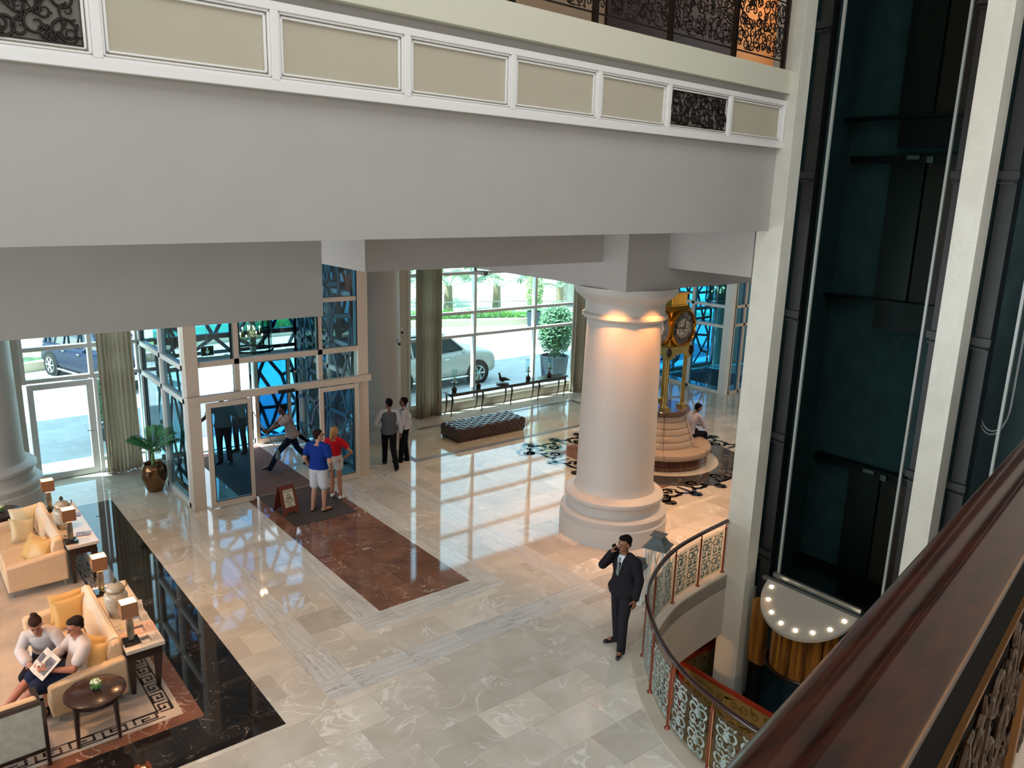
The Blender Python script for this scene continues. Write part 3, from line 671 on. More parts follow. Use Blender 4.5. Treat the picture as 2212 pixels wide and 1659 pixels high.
# strapwork screens outside the glass lobbies
def strapwork(w, h, cell, seed, wd=.045, th=.03):
    rnd = random.Random(seed); mb = MB()
    nx = int(w / cell) + 2; ny = int(h / cell) + 2
    P = {}
    for i in range(nx + 1):
        for j in range(ny + 1):
            x = (i - .5 + (.5 if j % 2 else 0)) * cell + rnd.uniform(-.22, .22) * cell; y = (j - .5) * cell + rnd.uniform(-.2, .2) * cell
            P[i, j] = (min(max(x, 0), w), min(max(y, 0), h))
    def bar(a, b):
        dx, dy = b[0] - a[0], b[1] - a[1]; l = math.hypot(dx, dy)
        if l < .02: return
        nx_, ny_ = -dy / l * wd, dx / l * wd
        c = [(a[0] - nx_, a[1] - ny_), (b[0] - nx_, b[1] - ny_), (b[0] + nx_, b[1] + ny_), (a[0] + nx_, a[1] + ny_)]
        mb.rings([[(x, 0, y) for x, y in c], [(x, th, y) for x, y in c]])
    for (i, j), p in P.items():
        for q in ((i + 1, j), (i + (1 if j % 2 else 0), j + 1), (i + (0 if j % 2 else -1), j + 1)):
            if q in P and rnd.random() > .22: bar(p, P[q])
    for a, b in (((0, 0), (w, 0)), ((w, 0), (w, h)), ((w, h), (0, h)), ((0, h), (0, 0))): bar(a, b)
    return mb
M_STRAP = mat('dark_grey_strapwork', '#4a5459', .5)
def screen(x, y, z, w, h, rz, seed, label, cell=.80):
    o = obj('strapwork_screen', strapwork(w, h, cell, seed), M_STRAP, smooth=False); o.location = (x, y, z); o.rotation_euler = (0, 0, rz)
    return tag(o, label, 'screen', 'strapwork screens outside the glass lobbies')
screen(4.7, 19.80, 2.5, 3.9, 2.9, 0, 3, 'dark strapwork screen high across the rear of the glass entrance lobby')
screen(7.32, 19.80, 0.05, 1.25, 2.3, 0, 9, 'dark strapwork screen behind the rear door leaf beside the cleaner', .5)
screen(8.45, 16.3, 0.05, 3.2, 5.2, R(90), 14, 'tall dark lattice standing in for reflections at the right of the glass entrance lobby')  # both side lattices stand in for reflections in the glass
screen(4.85, 16.3, 0.05, 3.1, 5.2, R(90), 17, 'tall dark lattice standing in for reflections at the left of the glass entrance lobby')
screen(22.7, 19.8, .05, 3.6, 5.2, 0, 21, 'dark strapwork screen behind the far glass lobby')

struct('roof_atrium', box(-9.3, -10.3, 16.0, 14, 10, 16.2), M_WALLB, smooth=False)

# ------------------------------------------------------------------ outside
M_GLASSCAR = mat('dark_car_glass', '#10222c', .05, coat=.5)
struct('ground_drive', box(-30, 19.8, -.3, 60, 34, -.02), M_PAVE, smooth=False)
CURB = catmull([(-14, 30.5), (-4, 31.3), (3.5, 31.6), (10, 33.6), (16, 34.0), (22.84, 32.26), (28.3, 29.93), (36, 25.5), (48, 22)], 6)
cm = MB(); fo = [(x, y) for x, y in CURB]; back = offset(CURB, .35)
pl = MB(); vs = [(x, y, .16) for x, y in CURB] + [(x, 75, .16) for x, y in CURB]; n = len(CURB)
pl.add(vs, [(i, i + 1, n + i + 1, n + i) for i in range(n - 1)])
struct('ground_island', pl, mat('pale_gravel_ground', '#cfcabd', .9, noise=.1, nscale=1), smooth=False)
kb = MB(); kb.rings([[(CURB[i][0], CURB[i][1], -.05), (CURB[i][0], CURB[i][1], .30), (back[i][0], back[i][1], .30), (back[i][0], back[i][1], -.05)] for i in range(n)])
struct('curb', kb, mat('sandstone_kerb', '#c8b79c', .7), smooth=False)
lw = MB(); l1 = offset(CURB, .6); l2 = offset(CURB, 3.2)
lw.add([(x, y, .18) for x, y in l1] + [(x, y, .18) for x, y in l2], [(i, i + 1, n + i + 1, n + i) for i in range(n - 1)])
tag(obj('lawn', lw, mat('lawn_green', '#7c9a68', .9, noise=.25, nscale=6), smooth=False), 'strip of green planting behind the kerb outside', 'lawn', kind='stuff')
rl2 = empty('glass_fence', (0, 0, .3), 0, 'frameless glass fence with thin posts on the kerb outside the large window', 'fence')
fp = offset(CURB, .2)[18:45]
fg = MB(); fg.add([(x, y, .02) for x, y in fp] + [(x, y, .85) for x, y in fp], [(i, i + 1, len(fp) + i + 1, len(fp) + i) for i in range(len(fp) - 1)])
obj('fence_glass', fg, M_GLASS, rl2, smooth=False)
for i in range(0, len(fp), 2): obj('post', MB().tube([(fp[i][0], fp[i][1], 0), (fp[i][0], fp[i][1], .9)], .02, 6), mat('brushed_steel', '#8f8f8a', .35, .7), rl2)
obj('rail', MB().tube([(x, y, .88) for x, y in fp], .022, 6), mat('brushed_steel', '#8f8f8a', .35, .7), rl2)
# unseen canopy slab added high above the drive to throw the shade band
struct('roof_shade_slab', MB().box(-12, 23.4, 11, 24, 27.4, 11.3), M_WALLB, smooth=False)

def leafcloud(mb, c, rad, n, size, rnd, shell=.55, flat=False):
    for _ in range(n):
        while True:
            p = Vector((rnd.uniform(-1, 1), rnd.uniform(-1, 1), rnd.uniform(-1, 1)))
            if shell < p.length < 1: break
        q = Vector((p.x * rad[0] + c[0], p.y * rad[1] + c[1], p.z * rad[2] + c[2]))
        a = Vector((rnd.gauss(0, 1), rnd.gauss(0, 1), rnd.gauss(0, 1))).normalized(); b = a.orthogonal().normalized()
        s = size * rnd.uniform(.6, 1.3)
        mb.add([q - a * s, q + b * s * .45, q + a * s, q - b * s * .45], [(0, 1, 2, 3)])
M_LEAFD = mat('dark_green_foliage', '#5b8a62', .6, noise=.35, nscale=12)
M_LEAFL = mat('light_green_foliage', '#7fa65a', .6, noise=.25, nscale=8)
M_PLANTER = mat('slate_blue_planter', '#2c3d48', .6)
def planter_bush(x, y, h, r, bh, br, n, leafm, label, loc2_=None, rib=True, seed=1):
    t = empty('potted_topiary', (x, y, -.02), 0, label, 'potted shrub'); rnd = random.Random(seed)
    pr = MB(); k = 40; ra = []
    for z, q in ((0, .82), (h * .5, .92), (h * .95, 1.0), (h, 1.03), (h, .92), (h * .9, .9)):
        ra.append([((r * q + (r * .03 if (j % 2 and rib) else 0)) * math.cos(2 * PI * j / k), (r * q + (r * .03 if (j % 2 and rib) else 0)) * math.sin(2 * PI * j / k), z) for j in range(k)])
    pr.rings(ra); obj('planter', pr, M_PLANTER, t, smooth=False)
    f = MB(); leafcloud(f, (0, 0, h + bh * .5), (br, br, bh * .52), n, .055, rnd); leafcloud(f, (0, 0, h + bh * .5), (br * .8, br * .8, bh * .4), n // 3, .08, rnd, .0)
    obj('foliage', f, leafm, t, smooth=False)
    obj('trunk', MB().tube([(0, 0, h * .8), (0, 0, h + bh * .4)], .04, 6), M_DWOOD, t)
    return t
planter_bush(18.9, 20.95, .92, .50, 1.95, .66, 5200, M_LEAFD, 'large clipped dark green bush in a ribbed slate planter just outside the big window', seed=2)
planter_bush(25.9, 30.4, .80, .36, 2.1, .52, 1800, M_LEAFL, 'smaller light green bush in a plain grey planter by the kerb outside', rib=False, seed=3)
planter_bush(4.35, 22.2, .0 + .35, .3, 1.4, .34, 900, M_LEAFD, 'dark green shrub outside behind the left curtain', seed=4)
planter_bush(12.05, 21.2, .6, .3, 1.7, .30, 1200, M_LEAFD, 'dark green shrub outside in the narrow pane left of the middle curtain', seed=6)
def fanpalm(x, y, s, seed, label):
    t = empty('fan_palm', (x, y, .16), 0, label, 'palm', 'fan palms beyond the kerb'); rnd = random.Random(seed)
    obj('trunk', MB().tube([(0, 0, 0), (0, 0, .9 * s)], [.16 * s, .12 * s], 10), mat('palm_trunk', '#8a7a63', .9), t)
    mb = MB()
    for k in range(15):
        az = k * 2.4 + rnd.uniform(-.2, .2); el = rnd.uniform(.1, 1.25); L = rnd.uniform(.8, 1.25) * s
        d = Vector((math.cos(az) * math.cos(el), math.sin(az) * math.cos(el), math.sin(el)))
        c = Vector((0, 0, .85 * s)) + d * L
        mb.tube([(0, 0, .85 * s), tuple(c)], .014 * s, 4)
        u = d; v = Vector((-math.sin(az), math.cos(az), 0)); nrm = u.cross(v)
        for q in range(19):
            a = R(-115 + 230 * q / 18); dr = (u * math.cos(a) + v * math.sin(a)).normalized(); l = .62 * s * rnd.uniform(.85, 1.1)
            e = c + dr * l - Vector((0, 0, .12 * s * abs(math.sin(a)))); sd = dr.cross(nrm).normalized() * .032 * s; m_ = c + dr * l * .5
            mb.add([c, m_ + sd, e, m_ - sd], [(0, 1, 2, 3)])
    obj('fronds', mb, mat('palm_frond', '#86a58a', .6), t, smooth=False)
for k, (x, y, s, lb) in enumerate(((20.8, 36.0, 1.5, 'silvery fan palm outside, at the left of the big window'), (23.8, 35.0, 1.7, 'large silvery fan palm outside, behind the middle pane'), (26.6, 34.4, 1.6, 'silvery fan palm outside, left of the potted light green bush'), (30.2, 33.2, 1.5, 'silvery fan palm outside near the white gate pier'), (24.0, 40.0, 2.0, 'tall fan palm farthest back outside the big window'))): fanpalm(x, y, s, 30 + k, lb)
def hedge(name, pts, h, wd, n, m, label, seed):
    mb = MB(); rnd = random.Random(seed)
    for i in range(len(pts) - 1):
        a, b = pts[i], pts[i + 1]
        for k in range(n):
            t = rnd.random(); q = Vector((a[0] + (b[0] - a[0]) * t + rnd.uniform(-wd, wd), a[1] + (b[1] - a[1]) * t + rnd.uniform(-wd, wd), .16 + h * rnd.random()))
            d = Vector((rnd.gauss(0, .4), rnd.gauss(0, .4), 1)).normalized(); s = d.orthogonal().normalized() * .03
            mb.add([q - s, q + s, q + d * .35], [(0, 1, 2)])
    return tag(obj(name, mb, m, smooth=False), label, 'shrub', kind='stuff')
hp = offset(CURB, 1.1)
hedge('grass_border', hp[22:36], .35, .5, 420, mat('yellow_green_grass', '#8fbf3f', .7), 'yellow green grassy border behind the glass fence', 5)
hedge('shrub_border', offset(CURB, 6)[18:44], 1.2, 1.0, 260, M_LEAFL, 'mass of pale green shrubs far behind the fan palms', 6)
tree = empty('young_tree', (2.6, 33.2, .16), 0, 'young light green tree outside at the far left behind the dark car', 'tree')
tf = MB(); leafcloud(tf, (0, 0, 2.1), (.9, .9, .9), 1600, .1, random.Random(9), .2)
obj('foliage', tf, M_LEAFL, tree, smooth=False); obj('trunk', MB().tube([(0, 0, 0), (0, 0, 1.8)], .04, 6), M_DWOOD, tree)
struct('pillar_gate', box(31.5, 34, 0.16, 33.6, 35, 4.2), M_WALL, smooth=False)

def car(x, y, rz, L, paint, label, h=1.85, w=.96):
    t = empty('parked_car', (x, y, -.02), rz, label, 'car')
    st = [(0, .45, .95), (.03 * L, .35, 1.08), (.08 * L, .3, 1.12), (.5 * L, .28, 1.14), (.72 * L, .28, 1.22), (.78 * L, .28, 1.22), (.95 * L, .30, 1.15), (.985 * L, .36, 1.04), (L, .45, .88)]
    rs = []
    for i, (xx, zb, zt) in enumerate(st):
        k = {0: .86, 1: .94, 7: .94, 8: .86}.get(i, 1.0) * w; zm = (zb + zt) / 2
        rs.append([(xx, -k * .93, zb), (xx, -k, zb + .12), (xx, -k, zm), (xx, -k * .95, zt - .06), (xx, -k * .84, zt), (xx, k * .84, zt), (xx, k * .95, zt - .06), (xx, k, zm), (xx, k, zb + .12), (xx, k * .93, zb)])
    obj('body', MB().rings(rs), paint, t, sub=1, ang=60)
    gs = []
    for xx, k, z in ((.01 * L, .80, 1.05), (.05 * L, .70, h - .12), (.12 * L, .68, h - .03), (.5 * L, .68, h), (.60 * L, .66, h - .10), (.76 * L, .80, 1.12)): gs.append([(xx, -k * w / .96, 1.0), (xx + 0, -k * .86 * w, z), (xx, k * .86 * w, z), (xx, k * w / .96, 1.0)])
    gs[0] = [(.01 * L, -.80 * w, 1.0), (.012 * L, -.78 * w, 1.08), (.012 * L, .78 * w, 1.08), (.01 * L, .80 * w, 1.0)]
    obj('cabin_glass', MB().rings(gs), M_GLASSCAR, t, smooth=False)
    obj('roof', MB().rings([[(xx, -.62 * w, z), (xx, -.58 * w, z + .04), (xx, .58 * w, z + .04), (xx, .62 * w, z)] for xx, z in ((.05 * L, h - .12), (.12 * L, h - .03), (.5 * L, h), (.59 * L, h - .09))]), paint, t)
    for xx, x2 in ((.06, .05), (.30, .29), (.47, .46)):
        for s in (-1, 1): obj('roof_pillar', MB().tube([(xx * L, s * .80 * w, 1.08), (x2 * L, s * .60 * w, h - .04)], .035, 4), paint, t)
    for s in (-1, 1): obj('roof_pillar', MB().tube([(.755 * L, s * .80 * w, 1.12), (.60 * L, s * .585 * w, h - .08)], .03, 4), paint, t)
    for fx in (.18, .82):
        for s in (-1, 1):
            a = MB()
            def ring(r, yy): return [(fx * L + r * math.cos(2 * PI * j / 28), s * yy, .39 + r * math.sin(2 * PI * j / 28)) for j in range(28)]
            obj('wheel_arch', MB().rings([ring(.47, w * .90), ring(.47, w * 1.003)]), mat('arch_black', '#0b0c0d', .8), t)
            wh = obj('wheel', MB().rings([ring(.36, w * .78), ring(.39, w * .82), ring(.39, w * 1.0), ring(.34, w * 1.03)]), mat('tyre_black', '#141414', .8), t)
            rm = MB().rings([ring(.27, w * .98), ring(.27, w * 1.035), ring(.25, w * 1.035), ring(.25, w * 1.0)])
            for q in range(6):
                an = 2 * PI * q / 6; rm.tube([(fx * L, s * w * 1.035, .39), (fx * L + .25 * math.cos(an), s * w * 1.03, .39 + .25 * math.sin(an))], .028, 5)
            obj('rim', rm, mat('alloy_silver', '#c9ccce', .3, .6), wh)
    for s in (-1, 1):
        obj('headlight', MB().cbox((.965 * L, s * w * .80, .86), (.16, .22, .14)), mat('headlamp_lens', '#c8dde6', .1), t, bevel=.02)
        obj('wing_mirror', MB().sph((.68 * L, s * (w + .08), 1.22), .11, sc=(.7, 1, .8)), paint, t)
        obj('side_step', MB().box(.27 * L, s * w * .99 - .03, .30, .73 * L, s * w * .99 + .05, .36), mat('chrome', '#c0c4c6', .15, .9), t, smooth=False)
        for dx in (.36, .55): obj('door_handle', MB().cbox((dx * L, s * (w * .985), 1.0), (.16, .04, .035)), mat('chrome', '#c0c4c6', .15, .9), t)
    obj('bumper', MB().box(.97 * L, -w * .7, .42, 1.01 * L, w * .7, .60), mat('chrome', '#c0c4c6', .15, .9), t, smooth=False)
    return t
car(12.25, 22.98, 0, 4.9, mat('white_car_paint', '#a9ada8', .3, coat=.3), 'white off-road car seen through the big window beside the middle curtain')
car(5.05, 31.9, math.atan2(-2.87, .84), 5.2, mat('dark_blue_car_paint', '#141f38', .4, spec=.2), 'large dark blue off-road car outside behind the far left glazed screen')

# ------------------------------------------------------------------ curtains
M_CURT = mat('sheer_taupe_curtain', '#cfc3b2', .85)
_n = M_CURT.node_tree; _t = _n.nodes.new('ShaderNodeBsdfTranslucent'); _t.inputs[0].default_value = lin('#cfc4b4'); _x = _n.nodes.new('ShaderNodeMixShader'); _x.inputs[0].default_value = .5
_n.links.new(_n.nodes['Principled BSDF'].outputs[0], _x.inputs[1]); _n.links.new(_t.outputs[0], _x.inputs[2]); _n.links.new(_x.outputs[0], _n.nodes['Material Output'].inputs[0])
def curtain(x0, x1, y, z1, n, label, seed, amp=.07, name='curtain'):
    rnd = random.Random(seed); k = n * 10; vs = []; zs = (0.01, .12, .5, 1.5, 3.0, z1); fs = []
    ph = [rnd.uniform(-.5, .5) for _ in range(n + 1)]
    for zi, z in enumerate(zs):
        sq = 1.0 if z < 1 else .97
        for i in range(k + 1):
            u = i / k; f = u * n; a = math.sin(2 * PI * f + ph[int(min(f, n - 1))] * .5) * amp * (1.15 if z < .5 else .9)
            xx = (x0 + x1) / 2 + (u - .5) * (x1 - x0) * sq + (.02 * math.sin(5 * f + z * 3) if z < .6 else 0)
            vs.append((xx, y + a + .02 * math.sin(7 * f), z))
    for zi in range(len(zs) - 1):
        for i in range(k): fs.append((zi * (k + 1) + i, zi * (k + 1) + i + 1, (zi + 1) * (k + 1) + i + 1, (zi + 1) * (k + 1) + i))
    o = obj(name, MB().add(vs, fs), M_CURT, ang=80)
    sol = o.modifiers.new('thick', 'SOLIDIFY'); sol.thickness = .006
    return tag(o, label, 'curtain')
curtain(3.66, 4.42, 19.25, 5.4, 8, 'long taupe curtain beside the potted palm', 1)
curtain(12.02, 12.86, 19.28, 5.4, 9, 'long taupe curtain behind the two uniformed men', 2)
curtain(18.15, 18.95, 19.25, 5.4, 8, 'long taupe curtain at the right of the big window beside the round column', 3)

# ------------------------------------------------------------------ upholstered bench and console table
def tufted_bench():
    x0, x1, y0, y1, h = 11.69, 14.02, 16.66, 17.50, .40
    t = empty('tufted_bench', ((x0 + x1) / 2, (y0 + y1) / 2, .001), 0, 'long low brown leather bench with deep button tufting in front of the big window', 'bench')
    w, d = (x1 - x0) / 2, (y1 - y0) / 2
    nx, ny = 150, 56; vs = []; fs = []
    def hgt(x, y):
        a = x * PI / .155; b = y * PI / .12
        v = abs(math.cos((a + b) / 2)) * abs(math.cos((a - b) / 2))
        e = min(w - abs(x), d - abs(y)); return h - .045 + .05 * v ** .5 - .05 * math.exp(-e / .025)
    for j in range(ny + 1):
        for i in range(nx + 1):
            x = -w + 2 * w * i / nx; y = -d + 2 * d * j / ny; vs.append((x, y, hgt(x, y)))
    for j in range(ny):
        for i in range(nx): fs.append((j * (nx + 1) + i, j * (nx + 1) + i + 1, (j + 1) * (nx + 1) + i + 1, (j + 1) * (nx + 1) + i))
    M_L = mat('brown_leather', '#3a2524', .28, coat=.4)
    obj('tufted_top', MB().add(vs, fs), M_L, t, ang=90)
    sd = MB(); nu = 190; per = 2 * (2 * w + 2 * d)
    def pt(s):
        s %= per
        if s < 2 * w: return (-w + s, -d, 0, -1)
        s -= 2 * w
        if s < 2 * d: return (w, -d + s, 1, 0)
        s -= 2 * d
        if s < 2 * w: return (w - s, d, 0, 1)
        return (-w, d - (s - 2 * w), -1, 0)
    rr = []
    for z in (.06, .10, .14, .18, .22, .26, .30, .34, .365):
        row = []
        for i in range(nu * 2):
            s = per * i / (nu * 2); x, y, a, b = pt(s); o = .018 * abs(math.cos(s * PI / .17 + z * 18)) * abs(math.cos(s * PI / .17 - z * 18)) - .006 - (.02 if z in (.06, .365) else 0)
            row.append((x + a * o, y + b * o, z))
        rr.append(row)
    sd.rings(rr, cap=False); obj('tufted_side', sd, M_L, t, ang=90)
    obj('plinth', box(-w + .03, -d + .03, 0, w - .03, d - .03, .08), M_L, t, smooth=False)
tufted_bench()
ct = empty('console_table', (15.35, 19.12, .001), 0, 'long narrow dark wood console table with curved legs under the big window', 'console table')
obj('tabletop', box(-2.38, -.20, .66, 2.38, .20, .70), M_DWOOD, ct, smooth=False, bevel=.008); obj('apron', box(-2.32, -.17, .60, 2.32, .17, .66), M_DWOOD, ct, smooth=False)
for k in range(5):
    for s in (-1, 1):
        xx = -2.28 + k * 1.14
        obj('leg', MB().tube([(xx + s * .0, s * .15, .62), (xx + .015, s * .165, .50), (xx + .01, s * .15, .34), (xx - .01, s * .14, .18), (xx - .03, s * .16, .05), (xx - .06, s * .17, .0)], [.032, .034, .026, .018, .014, .016], 8), M_DWOOD, ct)
def candle(x, lb, k):
    t = empty('candle_holder', (x, 19.12, .702), 0, lb, 'candle holder', 'hurricane candle holders on the console table'); B = mat('bronze_brown', '#3a2a22', .35, .3)
    obj('base', MB().lathe([(.02, 0), (.07, .01), (.085, .06), (.075, .11), (.03, .15), (.014, .2), (.014, .27), (.10, .285), (.10, .295), (.0, .295)], n=24), B, t)
    obj('candle', MB().lathe([(.035, .296), (.035, .45), (.0, .45)], n=20), mat('cream_candle', '#e9e2c4', .6), t)
    obj('glass_cylinder', MB().lathe([(.095, .30), (.095, .66), (.10, .665)], n=28, cap=False), M_GLASS, t); obj('rim', MB().tube([(.097 * math.cos(2 * PI * q / 24), .097 * math.sin(2 * PI * q / 24), .665) for q in range(24)], .005, 5, closed=True), B, t)
for k, (x, lb) in enumerate(((13.25, 'leftmost candle in a glass cylinder on the long console table'), (14.15, 'second candle in a glass cylinder from the left, left of the bird figure'), (16.15, 'candle in a glass cylinder just right of the bird figure'), (17.05, 'rightmost candle in a glass cylinder on the long console table'))): candle(x, lb, k)
bd = empty('bird_figurine', (15.1, 19.12, .702), 0, 'dark bird figurine on an oval stand in the middle of the console table', 'figurine'); B = mat('dark_bronze_figure', '#2a1a16', .4, .2)
obj('stand', MB().lathe([(.02, 0), (.20, 0), (.20, .03), (.17, .05), (.0, .05)], n=28), B, bd)
bm = MB(); bm.sph((0, 0, .16), .10, sc=(1.3, .7, .75)).caps((.09, 0, .16), .06, (.30, 0, .10), .012).caps((-.09, 0, .19), .05, (-.13, 0, .34), .025).sph((-.14, 0, .36), .035).caps((-.15, 0, .36), .012, (-.20, 0, .355), .004).caps((.0, .02, .12), .008, (0, .02, .04), .008).caps((.0, -.02, .12), .008, (0, -.02, .04), .008)
obj('bird_body', bm, B, bd, remesh=.008)

# ------------------------------------------------------------------ round seat with the brass clock
ck = empty('round_settee', (CX, CY, .005), 0, 'round cream leather seat with a cone back and wooden top carrying the brass clock', 'seat')
M_LEA = mat('taupe_leather', '#ab9683', .45)
obj('wood_base', MB().lathe([(.3, 0), (1.22, 0), (1.22, .10), (1.20, .11), (1.20, .12), (1.22, .13), (1.22, .26), (.3, .26)], n=72), mat('glossy_burl_wood', '#5f3d2f', .08, color2='#3c241c', nscale=9, coat=.5, stretch=(3, 3, .4)), ck)
obj('seat_cushion', MB().lathe([(.8, .26), (1.20, .26), (1.28, .29), (1.30, .35), (1.28, .42), (1.20, .455), (1.0, .46), (.8, .455)], n=72), M_LEA, ck)
prof = []
for k in range(5):
    z0 = .45 + k * .16; r = .86 - k * .058
    prof += [(r - .012, z0), (r + .004, z0 + .02), (r - .008, z0 + .08), (r - .045, z0 + .145), (r - .062, z0 + .158)]
obj('back_cushion', MB().lathe(prof + [(.5, 1.26)], n=72), M_LEA, ck)
for k in range(6):
    a = R(225) + k * PI / 3; sm2 = MB(); sm2.tube([(r * math.cos(a), r * math.sin(a), z + .0) for r, z in ((1.305, .33), (1.28, .43), (1.0, .465), (.86, .465), (.84, .6), (.80, .76), (.72, .93), (.66, 1.08), (.60, 1.24))], .006, 4)
    obj('seam', sm2, mat('dark_seam', '#4b3b30', .6), ck)
obj('wood_top', MB().lathe([(.3, 1.22), (.60, 1.22), (.69, 1.30), (.70, 1.36), (.68, 1.38), (.0, 1.38)], n=64), mat('brown_gloss_wood', '#5a4238', .12, coat=.5), ck)
BR = mat('polished_brass', '#b0802f', .22, .9); BR2 = mat('pale_brass', '#a99355', .3, .8)
cl = empty('brass_clock', (CX, CY, 1.386), 0, 'tall brass four faced clock on fluted posts standing on the round seat', 'clock')
for i, (sx, sy) in enumerate(((-1, -1), (1, -1), (1, 1), (-1, 1))):
    p = MB(); k = 24; x, y = sx * .33, sy * .33
    p.rings([[(x + (.05 - (.009 if j % 2 else 0)) * math.cos(2 * PI * j / k), y + (.05 - (.009 if j % 2 else 0)) * math.sin(2 * PI * j / k), z) for j in range(k)] for z in (.10, 1.42)])
    pp = obj('post', p, BR2, cl, smooth=False); obj('foot', MB().cbox((x, y, .03), (.2, .2, .06)).lathe([(.08, .06), (.06, .10), (.055, .12)], (x, y, 0), 20), BR2, pp, smooth=False)
obj('crown_frame', MB().box(-.40, -.40, 1.42, .40, .40, 1.50), BR2, cl, smooth=False, bevel=.01)
sk = MB()
for a in range(4):
    Mx = Matrix.Rotation(a * PI / 2, 4, 'Z'); poly = [(-.40, 1.44), (-.46, 1.36), (-.36, 1.30), (-.24, 1.33), (-.12, 1.42), (.12, 1.42), (.24, 1.33), (.36, 1.30), (.46, 1.36), (.40, 1.44), (.40, 1.62), (-.40, 1.62)]
    sk.rings([[tuple(Mx @ Vector((x, -.40, z))) for x, z in poly], [tuple(Mx @ Vector((x, -.42, z))) for x, z in poly]])
obj('scalloped_skirt', sk, BR2, cl, smooth=False)
obj('case', MB().box(-.38, -.38, 1.60, .38, .38, 2.50).taper((0, 0, 2.50), (.38, .38), (0, 0, 2.62), (.30, .30)), BR, cl, smooth=False, bevel=.01)
obj('top_box', MB().box(-.28, -.28, 2.60, .28, .28, 2.90).box(-.33, -.33, 2.90, .33, .33, 2.94).box(-.31, -.31, 2.60, .31, .31, 2.64), BR, cl, smooth=False, bevel=.006)
for a in range(4):
    Mx = Matrix.Rotation(a * PI / 2, 4, 'Z')
    rg = MB().lathe([(.38, -.02), (.46, 0), (.47, .08), (.43, .11), (.41, .08), (.41, .03)], n=44)
    T = Mx @ Matrix.Translation((0, -.40, 2.07)) @ Matrix.Rotation(PI / 2, 4, 'X')
    bz = obj('face_ring', rg.xf(T), BR, cl)
    fc = MB().lathe([(.0, .04), (.41, .04)], n=44, cap=False); obj('clock_face', fc.xf(T), mat('black_marble_face', '#241d1b', .12, color2='#6b625e', nscale=5), bz)
    dm = MB().lathe([(.0, .052), (.24, .052)], n=36, cap=False); obj('centre_disc', dm.xf(T), mat('openwork_movement', '#cfcdca', .3, color2='#3a3837', nscale=14), bz)
    hd = MB().cbox((.05, .09, .07), (.03, .22, .01)).cbox((-.07, .02, .075), (.16, .035, .01)); obj('hands', hd.xf(T), mat('black_hands', '#0c0b0b', .3), bz, smooth=False)
    nm = MB()
    for q in range(12):
        an = q * PI / 6; Mr = Matrix.Rotation(an, 4, 'Z'); nm.cbox((0, .33, .05), (.022, .09, .008), Mr)
    obj('hour_markers', nm.xf(T), mat('pale_markers', '#5d5753', .3), bz, smooth=False)
obj('pendulum', MB().tube([(-.0, .0, .55), (-.0, .0, 1.42)], .012, 6).sph((0, 0, .50), .09, sc=(1, .4, 1)), BR, cl)
for s in (-1, 1): obj('finial', MB().sph((s * .42, -.42, 1.50), .07, sc=(1, 1, 1.7)), mat('dark_bronze', '#24160f', .3, .4), cl)

# ------------------------------------------------------------------ potted palm by the glass lobby
pp = empty('potted_palm', (4.26, 17.62, 0.001), 0, 'feathery green palm in a studded bronze urn at the corner of the glass lobby', 'potted plant')
pr = [(.02, 0), (.15, 0), (.16, .02), (.20, .12), (.25, .28), (.265, .42), (.25, .54), (.215, .62), (.20, .64), (.18, .63), (.17, .58), (.0, .58)]
pt_ = obj('urn', MB().lathe(pr, n=40), mat('bronze_lacquer', '#7b5a3c', .12, .75), pp)
st_ = MB()
for z in [.30 + .035 * q for q in range(8)]:
    r = .25 + .014 * math.sin((z - .28) / .26 * PI) if z < .54 else .25 - (z - .54) * .5
    for j in range(34):
        a = 2 * PI * j / 34
        if (j // 6) % 2 == 0: continue
        st_.sph((r * math.cos(a), r * math.sin(a), z), .012, 6, 4)
obj('studs', st_, mat('dark_bronze_stud', '#5a4636', .2, .8), pt_)
rnd = random.Random(4); fr_ = MB(); sm3 = MB(); sm3.tube([(0, 0, .55), (.0, 0, .85)], [.05, .03], 8)
for k in range(15):
    az = k * 2.4; el = rnd.uniform(.7, 1.35); L = rnd.uniform(.62, .85); pts = []
    for q in range(13):
        u = q / 12; x = math.cos(el) * L * u + .10 * u * u; z = .86 + math.sin(el) * L * u - .30 * L * u * u * (1.5 - el * .4)
        pts.append(Vector((x * math.cos(az), x * math.sin(az), z)))
    sm3.tube([tuple(p) for p in pts], [.008 * (1.1 - q / 13) for q in range(13)], 4)
    sd = Vector((-math.sin(az), math.cos(az), 0))
    for q in range(2, 13):
        for s in (-1, 1):
            for hh in (0, .33, .66):
                i = min(q, 11); p = pts[i].lerp(pts[i + 1] if i < 12 else pts[i], hh); t_ = (pts[min(i + 1, 12)] - pts[i - 1]).normalized()
                l = .20 * math.sin(PI * (q + hh) / 14) + .04; e = p + (sd * s * .85 + t_ * .75 - Vector((0, 0, .35))) * l; m_ = p.lerp(e, .45); wv = t_ * .009
                fr_.add([p, m_ + wv, e, m_ - wv], [(0, 1, 2, 3)])
obj('fronds', fr_, mat('palm_green', '#3f7a48', .5, noise=.25, nscale=6), pp, smooth=False); obj('stems', sm3, mat('palm_stem_green', '#5b7a3c', .5), pp)

